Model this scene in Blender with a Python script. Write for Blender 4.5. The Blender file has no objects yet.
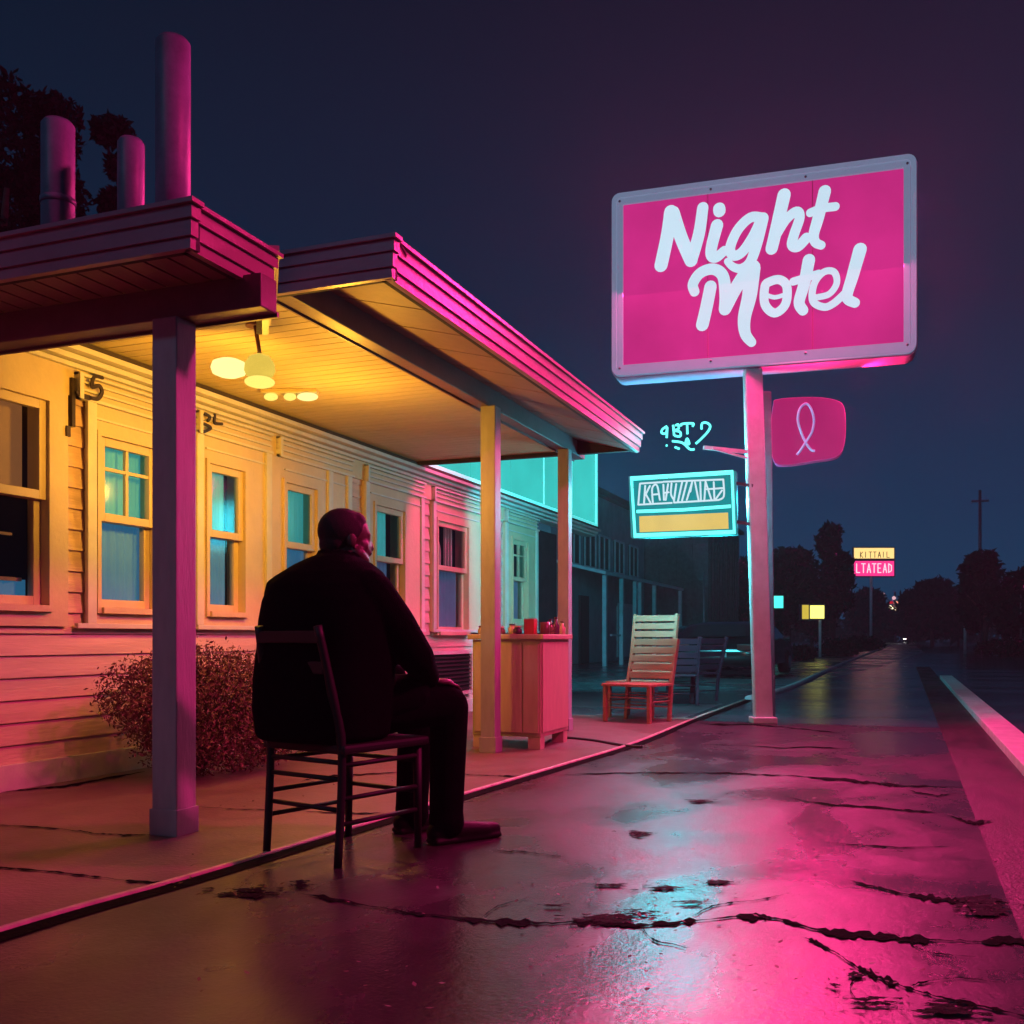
import bpy, bmesh, math, random
from mathutils import Vector, Matrix
random.seed(7)
R = math.radians
SC = bpy.context.scene
COL = SC.collection
# ------------------------------------------------------------------ camera frame (street axis = +Y, camera yawed to the left)
FPX, HZ, CAMZ = 1011.0, 637.0, 0.82
YAW = R(21.2)
Fv = Vector((-math.sin(YAW), math.cos(YAW), 0)); Rv = Vector((math.cos(YAW), math.sin(YAW), 0))
def cam(lat, d, z=0.0):
    p = Fv * d + Rv * lat; p.z = z; return p
def ray(px, py):
    return Fv + Rv * ((px - 512) / FPX) + Vector((0, 0, (HZ - py) / FPX))
O = Vector((0, 0, CAMZ))
def at(px, py, d): return O + ray(px, py) * d
def gnd(px, py, z=0.0):
    r = ray(px, py); t = (z - CAMZ) / r.z; return O + r * t
def onplane(px, py, p0, n):
    r = ray(px, py); return O + r * ((p0 - O).dot(n) / r.dot(n))
def onx(px, py, x):
    r = ray(px, py); return O + r * (x / r.x)
cd = bpy.data.cameras.new('camera'); co = bpy.data.objects.new('camera', cd); COL.objects.link(co)
co.location = (0, 0, CAMZ); co.rotation_euler = (R(90), 0, YAW)
cd.sensor_width = 36; cd.lens = 36 * FPX / 1024; cd.shift_y = (HZ - 512) / 1024; cd.clip_end = 2000; cd.clip_start = 0.05
SC.camera = co
SC.view_settings.view_transform = 'Standard'; SC.view_settings.look = 'None'
SC.view_settings.exposure = 0; SC.view_settings.gamma = 1
SC.cycles.use_denoising = True
SC.cycles.max_bounces = 8; SC.cycles.diffuse_bounces = 4; SC.cycles.glossy_bounces = 3; SC.cycles.transparent_max_bounces = 12
SC.cycles.volume_bounces = 0
SC.cycles.caustics_reflective = False; SC.cycles.caustics_refractive = False
SC.cycles.sample_clamp_indirect = 4
# ------------------------------------------------------------------ materials
def srgb(r, g, b):
    f = lambda c: (c / 255 / 12.92) if c / 255 <= .04045 else ((c / 255 + .055) / 1.055) ** 2.4
    return (f(r), f(g), f(b))
MATS = {}
def mat(name, col, rough=.6, metal=0, noise=.15, nscale=6, bump=0, bscale=40, spec=.5, emit=None, estr=0, stretch=None, coat=0, rvar=0):
    if name in MATS: return MATS[name]
    m = bpy.data.materials.new(name); m.use_nodes = True
    nt = m.node_tree; n = nt.nodes; l = nt.links
    b = n['Principled BSDF']
    b.inputs['Roughness'].default_value = rough; b.inputs['Metallic'].default_value = metal
    b.inputs['Specular IOR Level'].default_value = spec; b.inputs['Coat Weight'].default_value = coat
    tc = n.new('ShaderNodeTexCoord'); mp = n.new('ShaderNodeMapping'); l.new(tc.outputs['Object'], mp.inputs[0])
    if stretch: mp.inputs['Scale'].default_value = stretch
    nz = n.new('ShaderNodeTexNoise'); nz.inputs['Scale'].default_value = nscale; nz.inputs['Detail'].default_value = 6
    nz.inputs['Roughness'].default_value = .65
    l.new(mp.outputs[0], nz.inputs['Vector'])
    cr = n.new('ShaderNodeValToRGB'); cr.color_ramp.elements[0].position = .3; cr.color_ramp.elements[1].position = .7
    cr.color_ramp.elements[0].color = (*[c * (1 - noise) for c in col], 1); cr.color_ramp.elements[1].color = (*[min(1, c * (1 + noise)) for c in col], 1)
    l.new(nz.outputs['Fac'], cr.inputs[0]); l.new(cr.outputs[0], b.inputs['Base Color'])
    if rvar:
        mr = n.new('ShaderNodeMapRange'); mr.inputs['From Min'].default_value = .3; mr.inputs['From Max'].default_value = .7
        mr.inputs['To Min'].default_value = max(.02, rough - rvar); mr.inputs['To Max'].default_value = min(1, rough + rvar)
        l.new(nz.outputs['Fac'], mr.inputs[0]); l.new(mr.outputs[0], b.inputs['Roughness'])
    if bump:
        n2 = n.new('ShaderNodeTexNoise'); n2.inputs['Scale'].default_value = bscale; n2.inputs['Detail'].default_value = 5
        l.new(mp.outputs[0], n2.inputs['Vector'])
        bp = n.new('ShaderNodeBump'); bp.inputs['Strength'].default_value = bump; bp.inputs['Distance'].default_value = .02
        l.new(n2.outputs['Fac'], bp.inputs['Height']); l.new(bp.outputs[0], b.inputs['Normal'])
    if emit:
        b.inputs['Emission Color'].default_value = (*emit, 1); b.inputs['Emission Strength'].default_value = estr
    MATS[name] = m; return m
def emis(name, col, s=1, var=0, nscale=2):
    """a lit face: emission with slight mottling of the acrylic in front of the tubes"""
    if name in MATS: return MATS[name]
    m = bpy.data.materials.new(name); m.use_nodes = True; nt = m.node_tree; n = nt.nodes; l = nt.links
    b = n['Principled BSDF']; b.inputs['Base Color'].default_value = (.01, .01, .01, 1); b.inputs['Roughness'].default_value = .6; b.inputs['Specular IOR Level'].default_value = 0
    b.inputs['Emission Color'].default_value = (*col, 1); b.inputs['Emission Strength'].default_value = s
    tc = n.new('ShaderNodeTexCoord'); nz = n.new('ShaderNodeTexNoise'); nz.inputs['Scale'].default_value = nscale; nz.inputs['Detail'].default_value = 3
    l.new(tc.outputs['Object'], nz.inputs['Vector'])
    mr = n.new('ShaderNodeMapRange'); mr.inputs['To Min'].default_value = s * (1 - var); mr.inputs['To Max'].default_value = s * (1 + var)
    mr.inputs['From Min'].default_value = .3; mr.inputs['From Max'].default_value = .7
    l.new(nz.outputs['Fac'], mr.inputs[0]); l.new(mr.outputs[0], b.inputs['Emission Strength'])
    MATS[name] = m; return m
def wet_ground(name, col, dry, wet, pscale=.9, bump=.25, bscale=60, stretch=(1, 1, 1), cvar=.35, thr=(.36, .68)):
    m = bpy.data.materials.new(name); m.use_nodes = True; nt = m.node_tree; n = nt.nodes; l = nt.links
    b = n['Principled BSDF']
    tc = n.new('ShaderNodeTexCoord'); mp = n.new('ShaderNodeMapping'); mp.inputs['Scale'].default_value = stretch
    l.new(tc.outputs['Object'], mp.inputs[0])
    big = n.new('ShaderNodeTexNoise'); big.inputs['Scale'].default_value = pscale; big.inputs['Detail'].default_value = 4; big.inputs['Distortion'].default_value = .6
    fine = n.new('ShaderNodeTexNoise'); fine.inputs['Scale'].default_value = bscale; fine.inputs['Detail'].default_value = 8
    mid = n.new('ShaderNodeTexNoise'); mid.inputs['Scale'].default_value = pscale * 6; mid.inputs['Detail'].default_value = 8; mid.inputs['Roughness'].default_value = .7
    l.new(mp.outputs[0], big.inputs['Vector']); l.new(tc.outputs['Object'], fine.inputs['Vector']); l.new(mp.outputs[0], mid.inputs['Vector'])
    mr = n.new('ShaderNodeMapRange'); mr.interpolation_type = 'SMOOTHSTEP'
    mr.inputs['From Min'].default_value = thr[0]; mr.inputs['From Max'].default_value = thr[1]
    mr.inputs['To Min'].default_value = wet; mr.inputs['To Max'].default_value = dry
    ad = n.new('ShaderNodeMath'); ad.operation = 'MULTIPLY_ADD'; ad.inputs[1].default_value = .25; 
    l.new(mid.outputs['Fac'], ad.inputs[0]); 
    sb = n.new('ShaderNodeMath'); sb.operation = 'ADD'; sb.inputs[1].default_value = -.125
    l.new(big.outputs['Fac'], sb.inputs[0]); l.new(sb.outputs[0], ad.inputs[2])
    l.new(ad.outputs[0], mr.inputs[0]); l.new(mr.outputs[0], b.inputs['Roughness'])
    cr = n.new('ShaderNodeValToRGB'); cr.color_ramp.elements[0].position = .3; cr.color_ramp.elements[1].position = .72
    cr.color_ramp.elements[0].color = (*[c * (1 - cvar) for c in col], 1); cr.color_ramp.elements[1].color = (*[c * (1 + cvar) for c in col], 1)
    l.new(mid.outputs['Fac'], cr.inputs[0]); l.new(cr.outputs[0], b.inputs['Base Color'])
    b1 = n.new('ShaderNodeBump'); b1.inputs['Strength'].default_value = bump; b1.inputs['Distance'].default_value = .01
    l.new(fine.outputs['Fac'], b1.inputs['Height'])
    b2 = n.new('ShaderNodeBump'); b2.inputs['Strength'].default_value = .15; b2.inputs['Distance'].default_value = .03
    l.new(mid.outputs['Fac'], b2.inputs['Height']); l.new(b1.outputs[0], b2.inputs['Normal']); l.new(b2.outputs[0], b.inputs['Normal'])
    MATS[name] = m; return m
def glass_mat():
    m = bpy.data.materials.new('window_glass'); m.use_nodes = True; nt = m.node_tree; n = nt.nodes; l = nt.links
    n.remove(n['Principled BSDF']); out = n['Material Output']
    tr = n.new('ShaderNodeBsdfTransparent'); gl = n.new('ShaderNodeBsdfGlossy'); gl.inputs['Roughness'].default_value = .10
    tr.inputs[0].default_value = (.9, .95, .95, 1)
    fr = n.new('ShaderNodeFresnel'); fr.inputs[0].default_value = 1.4
    mx = n.new('ShaderNodeMixShader'); l.new(fr.outputs[0], mx.inputs[0]); l.new(tr.outputs[0], mx.inputs[1]); l.new(gl.outputs[0], mx.inputs[2])
    l.new(mx.outputs[0], out.inputs[0]); return m
M_paint = mat('cream_paint', (.60, .48, .32), .5, noise=.08, nscale=4, bump=.12, bscale=30)
M_siding = mat('siding_paint', (.58, .40, .36), .55, noise=.25, nscale=3, bump=.2, bscale=25, stretch=(1, .3, 3))
M_trim = mat('trim_paint', (.6, .58, .54), .5, noise=.1, nscale=5, bump=.1)
M_groove = mat('weathered_gap', (.05, .035, .03), .9, noise=.3)
M_ceil = mat('ceiling_boards', (.5, .42, .26), .55, noise=.1, nscale=5, bump=.1, stretch=(.4, 3, 1))
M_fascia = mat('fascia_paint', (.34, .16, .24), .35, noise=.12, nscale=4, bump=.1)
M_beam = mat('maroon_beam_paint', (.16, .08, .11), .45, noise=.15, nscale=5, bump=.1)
M_soffit = mat('soffit_paint', (.26, .15, .14), .55, noise=.15, nscale=5, bump=.1)
M_roof = mat('roof_felt', (.035, .03, .035), .8, noise=.3, nscale=10, bump=.4, bscale=80)
M_post = mat('post_paint', (.34, .33, .36), .45, noise=.12, nscale=7, bump=.12, stretch=(2, 2, .5))
M_glass = glass_mat()
M_dark = mat('dark_interior', (.03, .025, .03), .8)
M_black_wood = mat('black_lacquer', (.003, .003, .003), .6, noise=.2)
M_coat = mat('black_wool', (.0026, .0026, .0045), 1, noise=.3, nscale=60, bump=.3, bscale=200, spec=.03)
M_trouser = mat('black_trousers', (.0026, .0026, .0045), 1, noise=.3, nscale=50, bump=.2, bscale=160, spec=.03)
M_skin = mat('skin', (.07, .038, .03), .5, noise=.1, nscale=30, bump=.1, bscale=120)
M_hair = mat('dark_hair', (.005, .004, .004), .8, noise=.4, nscale=80, bump=.2, bscale=260)
M_leather = mat('black_leather', (.004, .004, .004), .6, noise=.2, spec=.2)
M_alu = mat('brushed_aluminium', (.42, .45, .5), .35, metal=.6, noise=.15, nscale=8, stretch=(.4, 1, 5))
M_pole = mat('pole_paint', (.55, .58, .6), .4, noise=.15, nscale=5, bump=.1)
M_pole_dark = mat('grey_steel', (.12, .11, .14), .45, metal=.3, noise=.25)
M_slat = mat('orange_wood', (.36, .15, .09), .45, noise=.22, nscale=9, bump=.15, stretch=(.5, 3, 3))
M_plum = mat('dark_plastic', (.05, .02, .04), .5, noise=.2)
M_cab = mat('cabinet_paint', (.5, .42, .27), .45, noise=.12, nscale=6, bump=.12, stretch=(3, 3, .6))
M_concrete = wet_ground('wet_concrete', (.038, .027, .034), .44, .2, 1.1, .1, 70, (1, .6, 1), .3)
M_concrete.node_tree.nodes['Principled BSDF'].inputs['Specular IOR Level'].default_value = .4
M_porchfl = wet_ground('porch_concrete', (.15, .105, .085), .6, .34, .8, .25, 50, (1, 1, 1), .25)
M_asphalt = wet_ground('wet_asphalt', (.04, .045, .055), .24, .08, .5, .15, 120, (.35, 1.8, 1), .35)
M_lot = wet_ground('lot_asphalt', (.07, .08, .09), .42, .16, .5, .2, 120, (1, 1, 1), .35)
M_kerb = mat('kerb_paint', (.5, .46, .47), .5, noise=.25, nscale=8, bump=.3)
M_tar = mat('tar', (.004, .0035, .004), .95, noise=.4, nscale=30, bump=.6, bscale=60, spec=.05)
M_mud = mat('wet_silt', (.009, .006, .008), .85, noise=.6, nscale=25, bump=1, bscale=50, spec=.12)
M_leaf_dark = mat('night_foliage', (.012, .022, .016), .9, noise=.5, nscale=1.2, spec=.05)
M_bark = mat('bark', (.06, .045, .035), .9, noise=.3, nscale=10, bump=.5)
M_bush = mat('dry_foliage', (.14, .065, .05), .75, noise=.45, nscale=9)
M_car = mat('black_car_paint', (.006, .007, .009), .2, noise=.1, coat=.6)
M_nb = mat('bluegrey_render', (.26, .32, .38), .7, noise=.2, nscale=2, bump=.2)
M_nbd = mat('bluegrey_trim', (.5, .58, .66), .6, noise=.15)
# ------------------------------------------------------------------ mesh helpers
class MB:
    def __init__(s): s.bm = bmesh.new()
    def box(s, x0, x1, y0, y1, z0, z1, mtx=None, bev=0):
        vs = [s.bm.verts.new((x, y, z)) for x in (x0, x1) for y in (y0, y1) for z in (z0, z1)]
        if mtx:
            for v in vs: v.co = mtx @ v.co
        q = [(0, 1, 3, 2), (4, 6, 7, 5), (0, 4, 5, 1), (2, 3, 7, 6), (0, 2, 6, 4), (1, 5, 7, 3)]
        fs = [s.bm.faces.new([vs[i] for i in f]) for f in q]
        if bev:
            es = list({e for f in fs for e in f.edges})
            bmesh.ops.bevel(s.bm, geom=es, offset=bev, segments=2, affect='EDGES', profile=.6)
        return s
    def frame(s, c, ux, uy, uz, hx, hy, hz, bev=0):
        m = Matrix((( ux.x, uy.x, uz.x, c.x), (ux.y, uy.y, uz.y, c.y), (ux.z, uy.z, uz.z, c.z), (0, 0, 0, 1)))
        return s.box(-hx, hx, -hy, hy, -hz, hz, m, bev)
    def bar(s, a, b, w, h, up=Vector((0, 0, 1)), bev=0):
        a = Vector(a); b = Vector(b); t = (b - a).normalized()
        sd = t.cross(up)
        if sd.length < 1e-3: sd = t.cross(Vector((0, 1, 0)))
        sd.normalize(); u = sd.cross(t)
        return s.frame((a + b) / 2, t, sd, u, (b - a).length / 2, w / 2, h / 2, bev)
    def tube(s, pts, r, seg=10, cap=True, closed=False):
        pts = [Vector(p) for p in pts]; n = len(pts)
        rr = r if isinstance(r, (list, tuple)) else [r] * n
        rings = []; prev = None
        for i, p in enumerate(pts):
            if closed: t = pts[(i + 1) % n] - pts[i - 1]
            else: t = (pts[min(i + 1, n - 1)] - pts[max(i - 1, 0)])
            t.normalize()
            if prev is None:
                a = Vector((0, 0, 1)) if abs(t.z) < .9 else Vector((1, 0, 0)); u = t.cross(a).normalized()
            else:
                u = (prev - t * prev.dot(t)).normalized()
            prev = u; v = t.cross(u)
            rings.append([s.bm.verts.new(p + (u * math.cos(k * 2 * math.pi / seg) + v * math.sin(k * 2 * math.pi / seg)) * rr[i]) for k in range(seg)])
        rg = n if closed else n - 1
        for i in range(rg):
            a = rings[i]; b = rings[(i + 1) % n]
            for k in range(seg):
                f = s.bm.faces.new((a[k], a[(k + 1) % seg], b[(k + 1) % seg], b[k])); f.smooth = True
        if cap and not closed:
            s.bm.faces.new(rings[0][::-1]); s.bm.faces.new(rings[-1])
        return s
    def lathe(s, prof, c=(0, 0, 0), seg=24):
        c = Vector(c); rings = []
        for r, z in prof:
            rings.append([s.bm.verts.new(c + Vector((r * math.cos(k * 2 * math.pi / seg), r * math.sin(k * 2 * math.pi / seg), z))) for k in range(seg)])
        for i in range(len(rings) - 1):
            for k in range(seg):
                f = s.bm.faces.new((rings[i][k], rings[i][(k + 1) % seg], rings[i + 1][(k + 1) % seg], rings[i + 1][k])); f.smooth = True
        s.bm.faces.new(rings[0][::-1]); s.bm.faces.new(rings[-1]); return s
    def poly(s, pts, ext=None):
        a = [s.bm.verts.new(p) for p in pts]
        s.bm.faces.new(a)
        if ext is not None:
            b = [s.bm.verts.new(Vector(p) + ext) for p in pts]
            s.bm.faces.new(b[::-1]); n = len(a)
            for i in range(n): s.bm.faces.new((a[i], a[(i + 1) % n], b[(i + 1) % n], b[i]))
        return s
    def ball(s, c, r, sub=2, rot=None):
        r = r if isinstance(r, (list, tuple)) else (r, r, r)
        m = Matrix.Translation(c) @ (rot.to_4x4() if rot else Matrix.Identity(4)) @ Matrix.Diagonal((*r, 1))
        g = bmesh.ops.create_icosphere(s.bm, subdivisions=sub, radius=1, matrix=m)
        for v in g['verts']:
            for f in v.link_faces: f.smooth = True
        return s
    def cap(s, a, b, ra, rb, seg=14):
        """tapered capsule"""
        a = Vector(a); b = Vector(b); s.tube([a, b], [ra, rb], seg); s.ball(a, ra * .995, 2); s.ball(b, rb * .995, 2); return s
    def build(s, name, m, parent=None, **kw):
        bmesh.ops.recalc_face_normals(s.bm, faces=s.bm.faces)
        me = bpy.data.meshes.new(name); s.bm.to_mesh(me); s.bm.free()
        me.materials.append(m)
        return link(name, me, parent, **kw)
def link(name, me, parent=None, label=None, cat=None, group=None, kind=None):
    o = bpy.data.objects.new(name, me); COL.objects.link(o)
    if parent:
        o.parent = parent
        bw = world(parent); o.matrix_parent_inverse = bw.inverted()
    tag(o, label, cat, group, kind); return o
def world(o):
    m = Matrix.Translation(o.location) @ o.rotation_euler.to_matrix().to_4x4() if o.type == 'EMPTY' else Matrix.Identity(4)
    return (world(o.parent) if o.parent and o.type == 'EMPTY' else Matrix.Identity(4)) @ m if o.type == 'EMPTY' else (Matrix.Identity(4))
def tag(o, label=None, cat=None, group=None, kind=None):
    if label: o['label'] = label
    if cat: o['category'] = cat
    if group: o['group'] = group
    if kind: o['kind'] = kind
    return o
def thing(name, loc, label, cat, group=None, rz=0):
    o = bpy.data.objects.new(name, None); COL.objects.link(o); o.empty_display_size = .2
    o.location = loc; o.rotation_euler = (0, 0, rz); tag(o, label, cat, group); return o
def copy_tree(o, parent=None):
    c = o.copy(); COL.objects.link(c); c.parent = parent
    if parent: c.matrix_parent_inverse = o.matrix_parent_inverse
    for ch in list(o.children): copy_tree(ch, c)
    return c
def catmull(pts, k=6, closed=False):
    pts = [Vector(p) for p in pts]; n = len(pts); out = []
    if n < 3 and not closed: return pts
    rng = n if closed else n - 1
    for i in range(rng):
        if closed: p0, p1, p2, p3 = pts[i - 1], pts[i], pts[(i + 1) % n], pts[(i + 2) % n]
        else: p0, p1, p2, p3 = pts[max(i - 1, 0)], pts[i], pts[i + 1], pts[min(i + 2, n - 1)]
        for j in range(k):
            t = j / k
            out.append(.5 * ((2 * p1) + (p2 - p0) * t + (2 * p0 - 5 * p1 + 4 * p2 - p3) * t * t + (3 * p1 - p0 - 3 * p2 + p3) * t ** 3))
    if not closed: out.append(pts[-1])
    return out
def remesh(mb, vox, smooth=4, name='tmp'):
    me = bpy.data.meshes.new(name); mb.bm.to_mesh(me); mb.bm.free()
    o = bpy.data.objects.new(name, me); COL.objects.link(o)
    r = o.modifiers.new('r', 'REMESH'); r.mode = 'VOXEL'; r.voxel_size = vox; r.use_smooth_shade = True
    s = o.modifiers.new('s', 'SMOOTH'); s.iterations = smooth; s.factor = .5
    dg = bpy.context.evaluated_depsgraph_get(); dg.update()
    me2 = bpy.data.meshes.new_from_object(o.evaluated_get(dg)); me2.name = name
    bpy.data.objects.remove(o); bpy.data.meshes.remove(me)
    for p in me2.polygons: p.use_smooth = True
    return me2
# ------------------------------------------------------------------ ground
def sheet(name, pts, z, m, **kw):
    mb = MB(); mb.poly([Vector((x, y, z)) for x, y in pts]); return mb.build(name, m, **kw)
sheet('ground', [(-400, -60), (400, -60), (400, 700), (-400, 700)], -.016, M_lot, kind='structure')
road = sheet('road', [(-2.1, 9.9), (.7, 9.9), (.7, -40), (12, -40), (14, 30), (13, 600), (1, 600), (1.0, 60), (-.6, 30), (-1.6, 19), (-2.1, 14)], -.008, M_asphalt, kind='structure')
# kerb line traced on the ground
KL = [(-60, 955), (0, 936), (90, 909), (180, 884), (270, 857), (370, 826), (470, 795), (560, 768), (640, 743), (700, 718), (748, 700)]
KP = catmull([gnd(*p) for p in KL], 5)
K0 = KP[0]
# pavement slab (right of the kerb line) and porch slab (left of it)
pv = [(p.x + .03, p.y) for p in KP if p.y < 9.85]
sheet('pavement', [(pv[0][0], -4)] + pv + [(pv[-1][0], 9.9), (.30, 9.9), (.30, -4)], 0, M_concrete, kind='structure')
sheet('gutter', [(.30, -4), (.30, 9.9), (.3, 30), (.66, 30), (.66, -4)], -.003, wet_ground('gutter_asphalt', (.02, .015, .014), .75, .45, 2.2, .5, 90, (1, .4, 1), .5), kind='structure')
pf = [(p.x - .03, p.y) for p in KP if p.y < 10.2]
sheet('porch_floor', [(-9, -4), (pf[0][0], -4)] + pf + [(pf[-1][0], 10.2), (-9, 10.2)], .001, M_porchfl, kind='structure')
# slab edge: pale nosing, with a dark joint strip painted as the kerb's shade
mb = MB(); mb.tube([p + Vector((-.035, 0, .0)) for p in KP], [.016] * len(KP), 8)
mb.build('kerb_edge', mat('worn_edge', (.42, .36, .3), .5, noise=.3, nscale=12), kind='structure')
mb = MB()
for a, b in zip(KP, KP[1:]):
    mb.poly([a + Vector((-.03, 0, .0035)), a + Vector((.055, 0, .0035)), b + Vector((.055, 0, .0035)), b + Vector((-.03, 0, .0035))])
bmesh.ops.remove_doubles(mb.bm, verts=mb.bm.verts, dist=1e-4); mb.build('kerb_shade_joint', M_tar, kind='structure')
# painted kerb on the right of the pavement
mb = MB()
for i in range(16):
    y0 = -3 + i * 1.55; mb.box(.66, .88, y0, y0 + 1.54, -.02, .06, bev=.008)
mb.build('kerb_stones', M_kerb, kind='structure')
# kerb bending away beyond the pole
K2 = catmull([gnd(*p) for p in [(748, 700), (790, 688), (825, 672), (850, 661), (876, 651), (892, 644.5)]], 6)
mb = MB(); mb.tube([p + Vector((0, 0, .01)) for p in K2], .05, 8); mb.build('far_kerb', M_kerb, kind='structure')
# cracks and tar seams, traced on the ground
def seam(mb, pts, w, z=.004, jit=.7):
    up = []; dn = []
    P = catmull([Vector((a, b, 0)) for a, b in pts], 14); n = len(P)
    for i, p in enumerate(P):
        t = i / (n - 1)
        if i == 0: thk = 0; wv = 0
        ww = (w[0] + (w[1] - w[0]) * t) if isinstance(w, tuple) else w
        if len(w if isinstance(w, tuple) else (0,)) == 3: ww = w[0] * (1 - t) ** 2 + 2 * w[1] * t * (1 - t) + w[2] * t * t
        j = 1 + jit * (random.random() - .5) * 2
        thk = thk * .8 + random.gauss(0, .16); ww *= (.42 + max(-.3, min(.5, thk))) * min(1, (i + .4) / 6, (n - i - .6) / 6 + .15); wv = wv * .7 + random.gauss(0, .28); wob = wv
        up.append(gnd(p.x, p.y + wob - ww * j / 2, z)); dn.append(gnd(p.x, p.y + wob + ww * (1 + jit * 2 * (random.random() - .5)) / 2, z))
    for i in range(n - 1): mb.poly([up[i], up[i + 1], dn[i + 1], dn[i]])
mb = MB()
for pts, w in [
    ([(300, 893), (380, 907), (430, 915), (520, 922), (590, 922), (650, 925), (740, 916), (775, 918), (830, 932), (900, 938), (970, 941), (1040, 941)], (4, 12, 9)),
    ([(800, 936), (828, 948), (860, 968), (900, 985), (960, 1002), (1040, 1018)], (3, 10, 12)),
    ([(700, 773), (760, 774), (850, 780), (900, 785), (962, 787)], (2, 2, 5)),
    ([(560, 775), (640, 773), (700, 773)], (1.5, 1.5, 2)),
    ([(905, 789), (935, 795), (962, 792)], (1, 3, 1)),
    ([(785, 797), (820, 803), (880, 808), (940, 813)], (1, 5, 1)),
    ([(948, 815), (970, 822), (992, 821)], (1, 6, 2)),
    ([(848, 880), (880, 889), (920, 896), (965, 901), (1010, 902)], (1, 7, 5)),
    ([(700, 723), (770, 726), (840, 733)], (3, 3, 1)),
    ([(700, 744), (760, 746), (850, 749)], (1, 2, 1)),
    ([(492, 850), (530, 853), (565, 856)], (1, 3, 1)),
    ([(825, 842), (890, 846), (955, 847)], (1, 1.5, 1)),
    ([(650, 708), (745, 722)], (1, 1.5)), ([(480, 919), (500, 905), (530, 897)], (3, 1)), ([(690, 918), (716, 905), (760, 899), (790, 893)], (3, 1)), ([(905, 938), (930, 952), (985, 957)], (4, 1)), ([(640, 925), (655, 940), (690, 947)], (4, 1)), ([(866, 970), (850, 985), (858, 1002)], (4, 2)), ([(910, 985), (950, 978), (1000, 982)], (4, 1)),
]: seam(mb, pts, w)
bmesh.ops.remove_doubles(mb.bm, verts=mb.bm.verts, dist=1e-5)
mb.build('pavement_cracks', M_tar, kind='structure')
mb = MB()
for pts, w in [([(-20, 823), (60, 829), (110, 834), (150, 834)], 2), ([(-20, 866), (60, 872), (120, 880), (190, 884)], (2, 3, 5)),
               ([(188, 806), (250, 809), (320, 812), (384, 813)], 1.6), ([(455, 774), (500, 776), (536, 775)], 1.8), ([(300, 782), (330, 776), (400, 772)], 1.4),
               ([(0, 792), (60, 786), (145, 772)], 2)]: seam(mb, pts, w, z=.005)
mb.build('porch_joints', M_tar, kind='structure')
# ragged patches of silt and dead leaves lying on the slab
def blotch(mb, cx, cy, rx, ry, z, n=46, rough=.35):
    ph = [random.random() * 6 for _ in range(6)]
    pts = []
    for i in range(n):
        a = i / n * 2 * math.pi
        k = 1 + rough * (.5 * math.sin(3 * a + ph[0]) + .35 * math.sin(7 * a + ph[1]) + .3 * math.sin(13 * a + ph[2])) + random.uniform(-.12, .12)
        pts.append(gnd(cx + rx * k * math.cos(a), cy + ry * k * math.sin(a), z))
    mb.poly(pts)
mb = MB(); k = 0
for c in [(245, 892, 50, 7), (665, 888, 34, 3), (720, 882, 22, 3), (640, 833, 24, 3), (610, 885, 26, 2), (605, 920, 50, 7), (855, 975, 16, 4),
          (985, 905, 50, 12), (700, 801, 24, 2), (640, 912, 30, 3), (870, 1002, 40, 6), (950, 1008, 60, 9), (555, 905, 24, 2), (300, 884, 16, 4), (835, 985, 10, 2), (690, 902, 30, 2)]:
    for _ in range(26):
        g_ = random.gauss(0, .42); h_ = random.gauss(0, .42); f_ = random.uniform(.05, .34) * max(.35, 1 - abs(g_))
        blotch(mb, c[0] + g_ * c[2], c[1] + h_ * c[3], c[2] * f_, c[3] * f_ * random.uniform(.7, 1.4), z=.0045 + .00001 * k, n=22, rough=.6); k += 1
mb.build('silt_patches', M_mud, kind='stuff', label='dark ragged patches of wet silt and dead leaves on the pink lit pavement', cat='debris')
# leaf litter
mb = MB()
for i in range(420):
    px = random.uniform(180, 1000); py = random.uniform(780, 1010)
    if i < 200: cx, cy, rx, ry = random.choice([(245, 892, 60, 10), (665, 886, 90, 10), (860, 985, 60, 16), (985, 905, 60, 14), (640, 915, 90, 10)]); px = random.gauss(cx, rx * .6); py = random.gauss(cy, ry * .6)
    p = gnd(px, max(py, 700), .006); s = random.uniform(.004, .011); a = random.uniform(0, 6.28)
    u = Vector((math.cos(a), math.sin(a), random.uniform(-.2, .4))) * s; v = Vector((-math.sin(a), math.cos(a), random.uniform(-.1, .3))) * s * .55
    q = p + Vector((0, 0, .004)); mb.poly([q - u, q - v, q + u, q + v])
mb.build('fallen_leaves', mat('dead_leaf', (.06, .03, .02), .6), kind='stuff', label='scattered tiny dead leaves and grit lying on the wet pavement', cat='leaves')
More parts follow.
